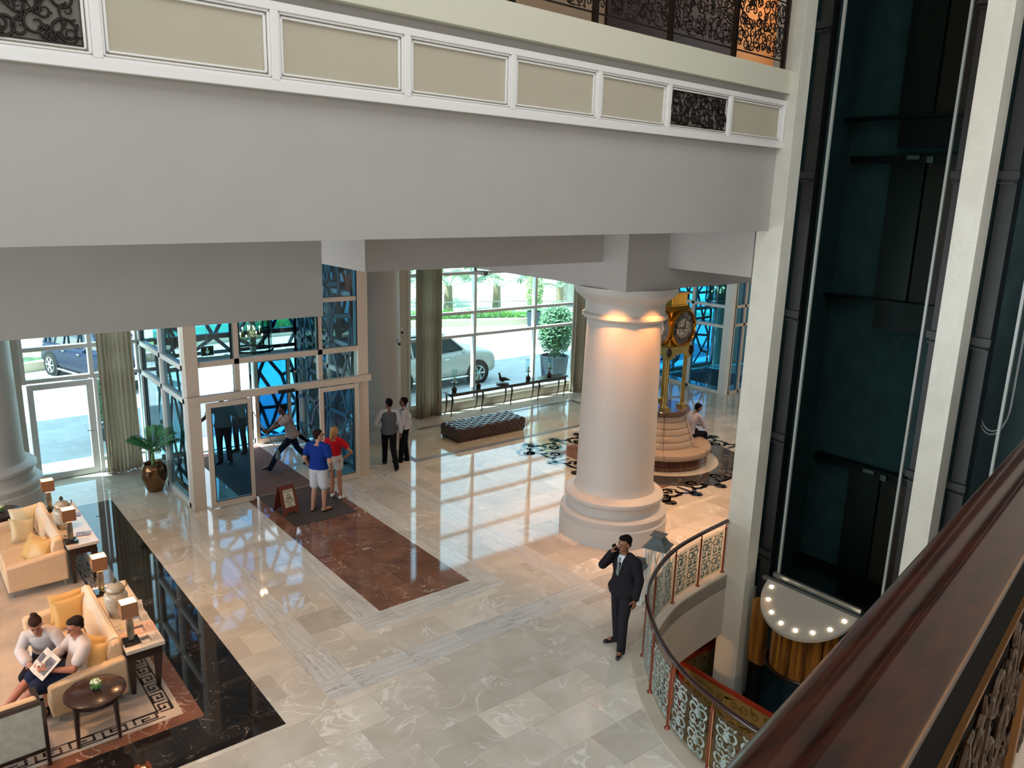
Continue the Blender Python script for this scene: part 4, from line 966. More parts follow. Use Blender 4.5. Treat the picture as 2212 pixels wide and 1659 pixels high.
# fire call point, sensors, camera, exit sign
fa = obj('fire_call_point', MB().cbox((2.04, WY - .02, 1.39), (.10, .04, .10)), mat('alarm_red', '#a8202a', .4), smooth=False, bevel=.005); tag(fa, 'small red fire call point on the wall left of the glazed door', 'fire alarm')
obj('press_plate', MB().cbox((2.04, WY - .043, 1.39), (.06, .006, .045)), mat('white_plastic', '#e4e2de', .4), fa, smooth=False)
for x, y, lb in ((10.62, 17.93, 'small white dome sensor on the round column by the entrance'), (11.60, 19.42, 'small white dome sensor on the wall strip between round column and curtain')):
    s_ = obj('wall_sensor', MB().cbox((x, y, 2.68), (.10, .08, .14)), mat('white_plastic', '#e4e2de', .4), bevel=.02); tag(s_, lb, 'sensor'); obj('lens', MB().sph((x, y - .04, 2.62), .04), M_GASK, s_)
cm_ = empty('security_camera', (9.24, 12.5, 5.08), R(35), 'small grey security camera under the ceiling in front of the big window', 'camera')
obj('camera_body', MB().cbox((0, 0, -.02), (.085, .20, .08)), mat('grey_camera_shell', '#7b7674', .4), cm_, bevel=.015); obj('lens_hood', MB().cbox((0, -.12, -.03), (.07, .06, .06)), M_GASK, cm_, bevel=.01); obj('bracket', MB().tube([(0, .1, .0), (0, .12, .52)], .018, 8).cbox((0, .12, .5), (.1, .1, .03)), M_GASK, cm_)
ex = empty('exit_sign', (5.62, 17.8, 2.96), 0, 'dark green sign with a white down arrow in the glass entrance lobby', 'exit sign')
obj('sign_plate', MB().cbox((0, 0, 0), (.26, .02, .20)), mat('exit_green', '#35452c', .4), ex, smooth=False)
obj('sign_frame', MB().box(-.14, -.012, -.11, .14, .012, -.10).box(-.14, -.012, .10, .14, .012, .11).box(-.14, -.012, -.1, -.13, .012, .1).box(.13, -.012, -.1, .14, .012, .1).tube([(0, 0, .1), (0, 0, 2.45)], .006, 5), M_ALU, ex, smooth=False)
ar = MB(); ar.box(-.010, -.014, -.02, .010, -.011, .075); ar.add([(-.05, -.014, -.01), (-.035, -.014, .0), (0, -.014, -.045), (0, -.014, -.07)], [(0, 1, 2, 3)]); ar.add([(.05, -.014, -.01), (.035, -.014, .0), (0, -.014, -.045), (0, -.014, -.07)], [(0, 1, 2, 3)])
obj('arrow', ar, mat('sign_white', '#e8efe0', .5, emit='#dfeacb', estr=.6), ex, smooth=False)

def chandelier(x, y, z, lb, watts):
    t = empty('lantern_chandelier', (x, y, z), 0, lb, 'chandelier', 'drum lanterns in the glass lobbies'); r = .46
    fb = MB().tube([(r * math.cos(2 * PI * q / 32), r * math.sin(2 * PI * q / 32), 0) for q in range(32)], .026, 6, closed=True).tube([(r * math.cos(2 * PI * q / 32), r * math.sin(2 * PI * q / 32), 1.0) for q in range(32)], .018, 6, closed=True)
    for q in range(4):
        a = q * PI / 2 + .6; fb.tube([(r * math.cos(a), r * math.sin(a), -.04), (r * math.cos(a), r * math.sin(a), 1.0)], .02, 6)
        fb.tube([(r * math.cos(a), r * math.sin(a), 1.0), (0, 0, 1.25)], .012, 5)
    fb.tube([(0, 0, 1.25), (0, 0, 5.42 - z)], .012, 5); obj('drum_frame', fb, mat('black_metal', '#141212', .4, .5), t)
    obj('drum_glass', MB().lathe([(r - .01, .02), (r - .01, .98)], n=32, cap=False), glass('smoky_glass', '#c8cdc4', .08), t)
    am = MB(); cn = MB(); bl_ = MB()
    am.tube([(0, 0, .15), (0, 0, 1.2)], .015, 6)
    for q in range(8):
        a = q * PI / 4; rr = .26 if q % 2 else .20; zz = .25 if q % 2 else .40
        am.tube([(0, 0, zz + .1), (rr * .5 * math.cos(a), rr * .5 * math.sin(a), zz - .12), (rr * math.cos(a), rr * math.sin(a), zz - .05), (rr * math.cos(a), rr * math.sin(a), zz)], .007, 5)
        obj('candle_bulb', MB().sph((rr * math.cos(a), rr * math.sin(a), zz + .10), .018, 10, 8, (1, 1, 1.7)), mat('candle_bulb_glow', '#ffe9c8', .5, emit='#ffd9a0', estr=9), t)
        cn.tube([(rr * math.cos(a), rr * math.sin(a), zz), (rr * math.cos(a), rr * math.sin(a), zz + .06)], .012, 8)
    obj('arms', am, mat('brass_grey', '#6d6552', .35, .7), t); obj('candle_sleeves', cn, mat('cream_candle', '#e9e2c4', .6), t)
    lamp('chandelier_lamp', 'POINT', (x, y, z + .35), watts, WARM2, .08)
chandelier(6.60, 17.7, 2.92, 'drum lantern with glowing candle bulbs above the entrance mat', 25)
chandelier(24.0, 17.8, 2.95, 'drum lantern with glowing bulbs in the far glass lobby behind the clock', 25)

# wet floor sign
ws = empty('wet_floor_sign', (6.10, 14.86, .012), R(8), 'brown folding caution board standing at the left edge of the dark mat', 'caution sign')
M_WS = mat('mahogany_board', '#6b3226', .35)
def board(s):
    mb = MB(); w = .19
    a = Vector((0, s * .20, 0)); b = Vector((0, s * .015, .60)); th = Vector((0, s * .014, 0))
    P = [(-w, 0), (-w * .62, 0), (-w * .52, .07), (w * .52, .07), (w * .62, 0), (w, 0), (w * .90, 1), (-w * .90, 1)]
    f = lambda u, v: a.lerp(b, v) + Vector((u, 0, 0))
    return mb.rings([[tuple(f(u, v)) for u, v in P], [tuple(f(u, v) + th) for u, v in P]])
obj('front_board', board(-1), M_WS, ws, smooth=False); obj('rear_board', board(1), M_WS, ws, smooth=False); obj('hinge', MB().tube([(-.13, 0, .595), (.13, 0, .595)], .012, 6), M_WS, ws)
tilt = math.atan2(.185, .60)
def on_board(u, v, off): # point on the front board
    a = Vector((0, -.20 - .014, 0)); b = Vector((0, -.029, .60)); p = a.lerp(b, v); nrm = Vector((0, -.60, .185)).normalized(); return p + Vector((u, 0, 0)) + nrm * off
pm = MB(); pm.add([tuple(on_board(u, v, .002)) for u, v in ((-.115, .26), (.115, .26), (.115, .84), (-.115, .84))], [(0, 1, 2, 3)]); nt_ = obj('notice', pm, mat('cream_notice', '#cfc8b4', .4), ws, smooth=False)
def text(s, size, parent, u, v, m):
    c = bpy.data.curves.new('lettering', 'FONT'); c.body = s; c.size = size; c.align_x = 'CENTER'; c.extrude = .0004; c.materials.append(m)
    tmp = bpy.data.objects.new('tmp', c); COL.objects.link(tmp); bpy.context.view_layer.update()
    me = bpy.data.meshes.new_from_object(tmp.evaluated_get(bpy.context.evaluated_depsgraph_get())); bpy.data.objects.remove(tmp)
    o = bpy.data.objects.new('lettering', me); COL.objects.link(o); o.parent = parent; o.location = on_board(u, v, .004); o.rotation_euler = (PI / 2 - tilt, 0, 0); return o
BK = mat('print_black', '#1c1b1a', .6)
text('CAUTION', .050, nt_, 0, .755, BK); text('WET', .036, nt_, 0, .36, BK); text('FLOOR', .036, nt_, 0, .29, BK)
tr = MB()
tp = [(-.085, .44), (.085, .44), (0, .71)]
for i in range(3):
    a, b = tp[i], tp[(i + 1) % 3]; tr.tube([tuple(on_board(*a, .004)), tuple(on_board(*b, .004))], .005, 4)
for a, b in (((-.03, .50), (.02, .58)), ((.02, .58), (.03, .50)), ((-.005, .55), (-.03, .58)), ((.02, .60), (.025, .62))): tr.tube([tuple(on_board(*a, .004)), tuple(on_board(*b, .004))], .006, 4)
obj('warning_triangle', tr, BK, nt_)

# ------------------------------------------------------------------ lounge
M_SOFA = mat('cream_sofa_fabric', '#d2b391', .8, noise=.03, nscale=20)
M_SOFAB = mat('woven_back_fabric', '#cdbfae', .85, noise=.12, nscale=90)
M_PIL = mat('gold_satin', '#c89f60', .4)
M_PIL2 = mat('pale_satin', '#cfc2a0', .4)
M_CHROME = mat('chrome', '#c0c4c6', .15, .9)
def sofa(y0, L, lb, nc=2):
    t = empty('sofa', (1.49, y0 + L / 2, .004), 0, lb, 'sofa', 'cream sofas backed against the side tables'); h = L / 2; X0, X1 = -.44, .44
    obj('seat_frame', box(X0, -h + .03, .12, X1 - .05, h - .03, .28), M_SOFA, t, bevel=.015)
    for k in range(nc):
        w = (L - .28) / nc; a = -h + .14 + k * w
        obj('seat_cushion', box(X0 + .01, a + .004, .28, .22, a + w - .004, .43), M_SOFA, t, bevel=.035)
    for s in (-1, 1):
        mb = MB(); y_a, y_b = (s * h, s * (h - .15))
        yy = sorted((y_a, y_b)); mb.rings([[(x, y, .12) for x, y in ((X0, yy[0]), (X1, yy[0]), (X1, yy[1]), (X0, yy[1]))], [(x, y, z) for x, y, z in ((X0 - .02, yy[0], .55), (X1, yy[0], .64), (X1, yy[1], .64), (X0 - .02, yy[1], .55))]])
        obj('armrest', mb, M_SOFA, t, bevel=.035)
        for x in (X0 + .08, X1 - .06): obj('leg', MB().tube([(x, s * (h - .1), 0), (x, s * (h - .1), .13)], .016, 10), M_CHROME, t)
    hh = h - .10
    mb = MB(); n = 20; rs = []
    for i in range(n + 1):
        y = -hh + 2 * hh * i / n; dip = .015 * abs(math.sin(PI * i / n * 2))
        rs.append([(.20, y, .30), (.24, y, .78 - dip), (.285, y, .845 - dip), (.35, y, .87 - dip), (.42, y, .85 - dip), (.445, y, .78), (.44, y, .14), (.30, y, .14)])
    o = obj('backrest', mb.rings(rs), M_SOFA, t, sub=1, ang=70)
    obj('back_cover', MB().rings([[(.235, y, .5), (.262, y, .79), (.30, y, .852), (.355, y, .876), (.40, y, .862), (.35, y, .84), (.28, y, .78)] for y in (-hh + .08, -hh * .5, 0, hh * .5, hh - .08)]), M_SOFAB, o)
    return t
sofa(10.09, 2.08, 'near cream sofa with the two seated guests')
sofa(13.92, 2.1, 'empty cream sofa farther back in the lounge')
def pillow(name, loc, rot, s, m, label, T=.085):
    n = 16; vs = []; fs = []
    for side in (1, -1):
        for j in range(n + 1):
            for i in range(n + 1):
                u = -1 + 2 * i / n; v = -1 + 2 * j / n; k = 1 - .10 * (1 - v * v); k2 = 1 - .10 * (1 - u * u)
                z = side * T * ((1 - u * u) * (1 - v * v)) ** .42; vs.append((u * s * k, v * s * k2, z + .006 * math.sin(5 * u + 3 * v)))
    N_ = (n + 1) ** 2
    for q in (0, 1):
        for j in range(n):
            for i in range(n):
                f = [q * N_ + j * (n + 1) + i, q * N_ + j * (n + 1) + i + 1, q * N_ + (j + 1) * (n + 1) + i + 1, q * N_ + (j + 1) * (n + 1) + i]
                fs.append(f if q == 0 else f[::-1])
    o = obj(name, MB().add(vs, fs), m, ang=80); o.location = loc; o.rotation_euler = rot
    return tag(o, label, 'pillow', 'satin pillows on the sofas')
pillow('throw_pillow', (1.57, 11.72, .66), (R(80), 0, R(8)), .22, M_PIL, 'upright gold satin pillow beside the far arm of the near sofa, in front of another')
pillow('throw_pillow', (1.56, 11.93, .66), (R(84), 0, R(3)), .22, M_PIL, 'gold satin pillow tucked behind another against the far arm of the near sofa')
pillow('throw_pillow', (1.60, 10.52, .66), (R(72), 0, R(-52)), .21, M_PIL, 'gold pillow with a pale edge leaning on the back behind the seated man')
pillow('throw_pillow', (1.56, 10.33, .64), (R(68), R(0), R(-35)), .21, M_PIL, 'gold pillow squeezed between the seated man and the near arm')
pillow('throw_pillow', (1.57, 15.72, .66), (R(80), 0, R(5)), .23, M_PIL2, 'pale beige pillow upright at the far arm of the empty sofa')
pillow('throw_pillow', (1.48, 15.33, .60), (R(55), R(20), R(22)), .22, M_PIL2, 'pale beige pillow tilted forward in the far corner of the empty sofa')
pillow('throw_pillow', (1.52, 14.42, .62), (R(60), 0, R(-65)), .22, M_PIL, 'gold pillow leaning back at the near end of the empty sofa')
pillow('throw_pillow', (1.58, 14.24, .62), (R(62), 0, R(-40)), .21, M_PIL, 'bright gold pillow nearest the near arm of the empty sofa')

M_TOP = mat('pale_stone_top', '#d8c7b4', .10, noise=.03)
def side_table(y0, L, lb):
    t = empty('side_table', (2.16, y0 + L / 2, .004), 0, lb, 'table', 'stone topped tables behind the sofas'); h = L / 2
    obj('table_top', box(-.235, -h, .69, .235, h, .745), M_TOP, t, bevel=.006)
    obj('apron', box(-.20, -h + .04, .56, .20, h - .04, .69), M_DWOOD, t, smooth=False)
    for sx in (-1, 1):
        for sy in (-1, 1): obj('leg', MB().taper((sx * .155, sy * (h - .2), 0), (.026, .026), (sx * .165, sy * (h - .10), .60), (.045, .055)), M_DWOOD, t, smooth=False)
side_table(10.04, 2.06, 'stone topped dark wood side table behind the near sofa, covered in newspapers')
side_table(13.80, 2.05, 'stone topped dark wood side table behind the empty far sofa')
def table_lamp(x, y, lb):
    t = empty('table_lamp', (x, y, .7505), 0, lb, 'lamp', 'copper shaded table lamps')
    obj('base', box(-.095, -.095, 0, .095, .095, .045), mat('black_gloss_base', '#0b0a0c', .1), t, bevel=.004)
    st = MB().rings([[(a * .042 * k, b * .028 * k, z) for a, b in ((-1, -1), (1, -1), (1, 1), (-1, 1))] for z, k in ((.045, .55), (.10, .95), (.25, 1.0), (.36, .9))])
    obj('stem', st, mat('crystal_block', '#b9a68c', .12, .35, color2='#5c564e', nscale=12, stretch=(1, 1, .25)), t, smooth=False)
    obj('neck', MB().tube([(0, 0, .36), (0, 0, .47)], .008, 8), M_CHROME, t)
    s = .098; z0, z1 = .40, .60; sh = MB()
    for a, b, c, d in ((-s, -s, s, -s + .004), (-s, s - .004, s, s), (-s, -s, -s + .004, s), (s - .004, -s, s, s)): sh.box(a, b, z0, c, d, z1)
    so = obj('lamp_shade', sh, mat('copper_shade', '#9c6a4a', .35, .25), t, smooth=False)
    obj('diffuser', box(-s + .004, -s + .004, z1 - .012, s - .004, s - .004, z1 - .008), mat('lit_diffuser', '#ffdfb0', .6, emit='#ffc98a', estr=2.2), so, smooth=False)
    obj('bulb', MB().sph((0, 0, .50), .03), mat('bulb_glow', '#ffe8c8', .5, emit='#ffc98a', estr=14), t)
    lamp('table_lamp_light', 'POINT', (x, y, .745 + .44), 3.0, WARM, .03)
table_lamp(2.03, 10.24, 'copper cube table lamp at the near end of the newspaper table')
table_lamp(2.02, 11.84, 'copper cube table lamp at the far end of the newspaper table')
table_lamp(2.01, 13.98, 'copper cube table lamp at the near end of the far side table')
table_lamp(1.97, 15.62, 'copper cube table lamp at the far end of the far side table')
def ginger_jar(x, y, lb):
    t = empty('ginger_jar', (x, y, .7505), 0, lb, 'jar', 'lidded porcelain jars on the side tables')
    Cer = marble('crackle_porcelain', '#bcb2a0', '#a99e8b', '#5c5348', None, .12, .012, 9)
    obj('jar_body', MB().lathe([(.02, 0), (.095, 0), (.10, .01), (.105, .05), (.13, .14), (.155, .24), (.155, .31), (.13, .36), (.10, .38), (.09, .39)], n=40), Cer, t)
    gb = mat('gold_band', '#b98a3a', .2, .8)
    l = obj('lid', MB().lathe([(.118, .39), (.12, .40), (.115, .43), (.09, .47), (.05, .49), (.0, .50)], n=36), Cer, t); obj('gold_rim', MB().tube([(.12 * math.cos(2 * PI * q / 32), .12 * math.sin(2 * PI * q / 32), .395) for q in range(32)], .006, 6, closed=True), gb, l)
    obj('knob', MB().lathe([(.012, .50), (.03, .515), (.034, .54), (.015, .57), (.0, .585)], n=20), mat('olive_knob', '#4a4632', .3), l)
    for s in (-1, 1): obj('handle', MB().tube([(s * .12, 0, .40), (s * .15, 0, .42), (s * .155, 0, .46), (s * .14, 0, .48)], .009, 6), gb, t)
ginger_jar(2.05, 11.06, 'lidded porcelain jar with crackle pattern on the newspaper table')
ginger_jar(2.03, 14.68, 'lidded porcelain jar on the far side table, behind a lamp')
M_NEWS = mat('newsprint', '#cfc6ba', .7, color2='#b5aaa0', nscale=14)
def paper(x, y, w, d, rz, lb, m, pic='#4c4a4e', z=.7505, th=.006, seed=0):
    t = empty('newspaper' if m is M_NEWS else 'magazine', (x, y, z), rz, lb, 'newspaper' if m is M_NEWS else 'magazine', 'newspapers and magazines on the side tables')
    obj('pages', box(-w / 2, -d / 2, 0, w / 2, d / 2, th), m, t, smooth=False); r = random.Random(seed); im = MB(); ln = MB()
    im.box(-w * .1 + r.uniform(0, .05), -d * .05, th, w * .32, d * .34, th + .0006)
    for k in range(9):
        yy = -d * .42 + k * d * .05; ln.box(-w * .42, yy, th, w * r.uniform(.0, .4) if k < 7 else w * .42, yy + d * (.018 if k < 7 else .04), th + .0005)
    ln.box(-w * .42, d * .38, th, w * .42, d * .43, th + .0005)
    obj('printed_picture', im, mat('print_picture_' + pic[1:], pic, .6), t, smooth=False); obj('printed_lines', ln, mat('print_grey', '#77706c', .7), t, smooth=False)
PINK = mat('pink_newsprint', '#d3a793', .7); YEL = mat('yellow_cover', '#d9b04a', .4)
paper(2.24, 10.22, .22, .28, R(95), 'newspaper with a dark photograph at the near corner of the side table', M_NEWS, seed=1)
paper(2.24, 10.52, .26, .30, R(88), 'salmon pink folded newspaper second from the near end', PINK, '#5b4640', seed=2)
paper(2.27, 10.83, .24, .24, R(86), 'newspaper with a grey blue picture in the middle of the row', M_NEWS, '#6f7f8c', seed=3)
paper(2.30, 11.20, .30, .22, R(80), 'newspaper overhanging the table edge beside the porcelain jar', M_NEWS, '#555055', seed=4)
paper(2.00, 10.66, .12, .22, R(10), 'leaflet with a yellow block between lamp and sofa back', M_NEWS, '#d9b04a', seed=5)
paper(1.98, 10.44, .10, .17, R(8), 'small maroon and white booklet beside the near lamp base', PINK, '#5a2f33', seed=6)
paper(2.24, 14.22, .16, .22, R(75), 'magazine with red spine at the near end of the far side table', mat('violet_cover', '#8b7f95', .3), '#7b6f85', th=.012, seed=7)
paper(2.27, 15.18, .16, .22, R(78), 'magazine with red spine farther along the far side table', mat('violet_cover', '#8b7f95', .3), '#6b5f75', th=.012, seed=8)
paper(1.96, 14.24, .13, .18, R(10), 'small patterned card beside the lamp on the far side table', M_NEWS, '#4e4a3a', seed=9)

def round_table(x, y, lb, z=.58, r=.345):
    t = empty('round_table', (x, y, .006), 0, lb, 'table', 'dark round side tables'); m = M_DWOOD
    obj('table_top', MB().lathe([(.0, z - .04), (r - .03, z - .04), (r, z - .02), (r, z - .005), (r - .008, z), (.0, z)], n=56), mat('dark_polished_top', '#33211d', .22, coat=.3), t)
    obj('apron', MB().lathe([(r - .06, z - .10), (r - .05, z - .04), (r - .07, z - .04), (r - .08, z - .10)], n=40), m, t)
    for k in range(4):
        a = k * PI / 2 + R(35); obj('leg', MB().tube([((r - .03) * math.cos(a), (r - .03) * math.sin(a), 0), ((r - .05) * math.cos(a), (r - .05) * math.sin(a), z - .05)], [.020, .036], 6), m, t, smooth=False)
    f = empty('flower_bowl', (x + .02, y + .02, z + .0065), 0, 'small glass bowl of white flowers on the ' + lb.split(' in ')[0].split(' beside ')[0] + (' near the seated man' if y < 12 else ' at the far left'), 'flowers', 'flower bowls')
    obj('bowl', MB().lathe([(.02, 0), (.04, .005), (.062, .04), (.06, .075), (.05, .085)], n=24, cap=False), M_GLASS, f)
    g_ = MB(); rn = random.Random(3); leafcloud(g_, (0, 0, .07), (.065, .065, .06), 160, .022, rn, .2); obj('leaves', g_, mat('fresh_green', '#6f9a3a', .5), f, smooth=False)
    b_ = MB()
    for k in range(7):
        a = k * 2.4; rr = .038 if k else 0; b_.sph((rr * math.cos(a), rr * math.sin(a), .115 - rr * .4), .026, 10, 6, (1, 1, .8))
    obj('blossoms', b_, mat('white_petals', '#e3e3c8', .6), f)
round_table(1.47, 9.68, 'dark round side table in front of the near sofa arm')
round_table(1.28, 16.52, 'dark round side table beside the far end of the empty sofa')

ac = empty('armchair', (.50, 9.74, .006), R(2), 'dark framed armchair with pale green patterned back, seen from behind at the left edge', 'armchair')
bp_ = MB().rings([[(x, -.36 + .0, z) for x, z in ((-.36, .24), (.36, .24), (.36, .80), (-.36, .80))], [(x, -.32, z) for x, z in ((-.36, .24), (.36, .24), (.36, .80), (-.36, .80))]])
obj('back_panel', bp_, mat('sage_patterned_fabric', '#b8b3a4', .85, color2='#aaa595', nscale=12), ac, smooth=False)
obj('top_rail', box(-.40, -.37, .80, .40, -.30, .845), M_DWOOD, ac, smooth=False, bevel=.004); obj('lower_rail', box(-.40, -.37, .20, .40, -.31, .24), M_DWOOD, ac, smooth=False, bevel=.004)
for s in (-1, 1):
    obj('leg', box(s * .38 - .02, -.38, 0, s * .38 + .02, -.31, .845), M_DWOOD, ac, smooth=False, bevel=.003)
    obj('leg', box(s * .38 - .02, .30, 0, s * .38 + .02, .35, .60), M_DWOOD, ac, smooth=False)
    obj('armrest', box(s * .38 - .035, -.34, .60, s * .38 + .035, .36, .63), M_DWOOD, ac, smooth=False, bevel=.004)
obj('seat_cushion', box(-.34, -.30, .30, .34, .34, .46), M_SOFA, ac, bevel=.03); obj('back_cushion', box(-.34, -.31, .46, .34, -.20, .86), M_SOFA, ac, bevel=.03)

# ------------------------------------------------------------------ stair opening: fascia, glass balustrade, lower level
sf = MB(); e2 = offset(EDGE, -.14); n = len(EDGE)
sf.rings([[(EDGE[i][0], EDGE[i][1], 0.0), (EDGE[i][0], EDGE[i][1], -1.18), (e2[i][0], e2[i][1], -1.18), (e2[i][0], e2[i][1], -.02)] for i in range(n)])
struct('wall_stairwell', sf, mat('stairwell_plaster', '#bdb5aa', .7), ang=60)
cpm = MB(); e3 = offset(CURVE, -.16)
cpm.rings([[(EDGE[i][0], EDGE[i][1], 0.001), (EDGE[i][0], EDGE[i][1], .028), (e3[i][0], e3[i][1], .028), (e3[i][0], e3[i][1], .001)] for i in range(n)])
struct('trim_2', cpm, M_PALE)
rb = empty('glass_balustrade', (0, 0, .029), 0, 'curved balustrade with etched glass panels, copper posts and dark wooden rail round the stair opening', 'balustrade')
M_COP = mat('copper_post', '#8a4a38', .3, .6)
M_ETCH = mat('etched_frost', '#96a29d', .7)
obj('handrail', MB().tube([(x, y, .985) for x, y in CURVE], .034, 12), mat('dark_red_wood_rail', '#2c1513', .22, coat=.5), rb)
def arc(path, s):
    d = 0
    for i in range(len(path) - 1):
        l = math.hypot(path[i + 1][0] - path[i][0], path[i + 1][1] - path[i][1])
        if d + l >= s: t = (s - d) / l; return (path[i][0] + (path[i + 1][0] - path[i][0]) * t, path[i][1] + (path[i + 1][1] - path[i][1]) * t)
        d += l
    return path[-1]
LEN = sum(math.hypot(CURVE[i + 1][0] - CURVE[i][0], CURVE[i + 1][1] - CURVE[i][1]) for i in range(len(CURVE) - 1))
ps = [.03, .82, 1.66, 2.6, 3.42, 4.30, 5.05, 5.9, 6.75, 7.6, 8.4]
for k, s in enumerate(ps):
    x, y = arc(CURVE, s)
    obj('post', MB().lathe([(.04, 0), (.04, .012), (.018, .03), (.017, .84), (.022, .85), (.022, .87), (.011, .88), (.011, .97)], (x, y, 0), 16), M_COP, rb)
for k in range(len(ps) - 1):
    a, b = ps[k] + .05, ps[k + 1] - .05; q = 10
    pts = [arc(CURVE, a + (b - a) * i / q) for i in range(q + 1)]
    g_ = MB().add([(x, y, .07) for x, y in pts] + [(x, y, .86) for x, y in pts], [(i, i + 1, q + i + 2, q + i + 1) for i in range(q)])
    gp = obj('glass_panel', g_, glass('etched_panel_glass', '#d5ddd8', .09), rb)
    orn = MB(); L = b - a
    def mp(u, v, a=a): p = arc(CURVE, a + u); return (p[0], p[1], .09 + v)
    for j in range(2):
        for i2 in range(2):
            cx_ = L * (.26 + .5 * i2); cy_ = .20 + .36 * j; S = .30
            for sg in (1, -1):
                for pl in (spiral(-.30, .25, .20, .3, 1.2, 1, 12), [(-.1, .05), (-.05, .35), (.12, .45), (.25, .30), (.2, .1), (.3, .02)], [(.32, .0), (.42, .14), (.38, .32), (.48, .42)], [(-.5, .02), (-.42, .12), (-.5, .25), (-.45, .42)]):
                    pp2 = catmull([(px_, py_ * sg) for px_, py_ in pl], 3) if len(pl) < 10 else [(px_, py_ * sg) for px_, py_ in pl]
                    ribbon(orn, [(min(max(cx_ + v_ * S * 1.1, .01), L - .01), cy_ + u_ * S * 1.15) for u_, v_ in pp2], .017, mp)
            ribbon(orn, [(cx_, cy_ - .06), (cx_ + .035, cy_), (cx_, cy_ + .06)], .03, mp); ribbon(orn, [(cx_, cy_ - .06), (cx_ - .035, cy_), (cx_, cy_ + .06)], .03, mp)
    obj('etched_pattern', orn, M_ETCH, gp, smooth=False)
M_OCH = mat('ochre_carpet', '#7d6a38', .85, color2='#6a5a30', nscale=5)
struct('floor_lower', box(3, -2, -3.05, 10.95, 12, -2.85), M_OCH, smooth=False)
struct('wall_lower_back', MB().box(3, 12, -3.05, 14, 12.2, -.25).box(2.8, -2.2, -4.1, 14, -2, -.25).box(2.8, -2, -3.05, 3, 12, -.25).box(10.9, 8.3, -3.05, 14, 8.5, -.25), mat('orange_lower_wall', '#b5743e', .7), smooth=False)
struct('wall_lower_side', box(14, -2.2, -4.1, 14.2, 12.2, -.25), mat('orange_lower_wall', '#b5743e', .7), smooth=False)
struct('floor_lower_edge', box(2.8, -2.2, -4.2, 10.8, 12.2, -4.0), M_OCH, smooth=False)
struct('pillar_lower', box(9.75, 8.3, -2.85, 10.0, 8.5, -.25), mat('dark_red_pillar', '#4c1c12', .4), smooth=False)
lamp('lower_level_lamp', 'POINT', (8.6, 9.6, -.8), 60, WARM, .1); lamp('lower_level_lamp', 'POINT', (8.8, 4.2, -1.2), 25, WARM2, .1)  # assumed lamps for the warm light below, no fixtures modelled
def lower_panel(x0, y0, x1, y1, lb, seed):
    t = empty('lower_balustrade', (x0, y0, -2.85), math.atan2(y1 - y0, x1 - x0), lb, 'balustrade', 'lower level balustrades'); L = math.hypot(x1 - x0, y1 - y0)
    obj('patterned_panel', box(0, -.01, .06, L, .01, 1.05), mat('gold_patterned_panel', '#8a7a4a', .5), t, smooth=False)
    v = MB(); [ribbon(v, [(min(max(p[0], 0), L), p[1]) for p in pl], .011, lambda a, b: (a, -.014, .10 + b)) for pl in vines(L, .9, .24, seed)]
    [ribbon(v, pl, .011, lambda a, b: (a, .014, .10 + b)) for pl in vines(L, .9, .24, seed)]
    obj('scroll_pattern', v, mat('dark_gold_pattern', '#5c4d28', .5), t, smooth=False)
    obj('rail', box(-.03, -.03, 1.05, L + .03, .03, 1.11), mat('red_lacquer_rail', '#8e2f20', .3), t, smooth=False)
    for s in (0, L): obj('post', box(s - .025, -.025, 0, s + .025, .025, 1.1), mat('red_lacquer_rail', '#8e2f20', .3), t, smooth=False)
lower_panel(10.80, 8.05, 10.80, 1.5, 'gold patterned balustrade with red rail beside the lift pit on the lower level', 3)
lower_panel(10.83, 8.12, 12.3, 8.12, 'short gold patterned balustrade below the curved stairwell wall', 5)

# lattice lanterns
def lantern(x, y, s, lb):
    t = empty('floor_lantern', (x, y, .005), R(20), lb, 'lantern', 'white lattice lanterns with grey metal roofs'); W = mat('whitewashed_wood', '#cfd0ca', .6); G = mat('slate_metal_roof', '#4f5658', .5)
    b, tp = .17 * s, .12 * s; H = .78 * s
    obj('base', box(-b, -b, 0, b, b, .05 * s), W, t, smooth=False)
    for i in range(4):
        Mx = Matrix.Rotation(i * PI / 2, 4, 'Z'); P = lambda u, z: tuple(Mx @ Vector((u * (b - .01) * (1 - z / H) + u * tp * z / H, -((b - .01) * (1 - z / H) + tp * z / H), z)))
        f = MB().tube([P(-1, .04 * s), P(-1, H)], .012 * s, 4).tube([P(-1, H - .01), P(1, H - .01)], .012 * s, 4)
        for u0, u1 in ((-1, .2), (1, -.2), (-.2, 1), (.2, -1)): f.tube([P(u0, .06 * s if abs(u0) == 1 else .06 * s), P(u1, H - .02)], .007 * s, 4)
        obj('lattice_side', f, W, t, smooth=False)
    r = tp + .045 * s
    obj('roof', MB().rings([[(a * q, c * q, z) for a, c in ((-1, -1), (1, -1), (1, 1), (-1, 1))] for q, z in ((r, H), (r, H + .012), (r * .72, H + .05 * s), (r * .50, H + .11 * s), (r * .42, H + .13 * s), (r * .42, H + .16 * s), (r * .58, H + .165 * s), (r * .58, H + .175 * s), (.01, H + .20 * s))]), G, t, smooth=False)
    obj('candle', MB().lathe([(.04 * s, .05 * s), (.04 * s, .25 * s), (.0, .25 * s)], n=16), mat('cream_candle', '#e9e2c4', .6), t)
lantern(9.62, 7.90, 1.22, 'taller white lattice lantern with slate roof, behind the stair handrail')
lantern(9.32, 8.02, .80, 'shorter white lattice lantern partly hidden by the man in the suit')

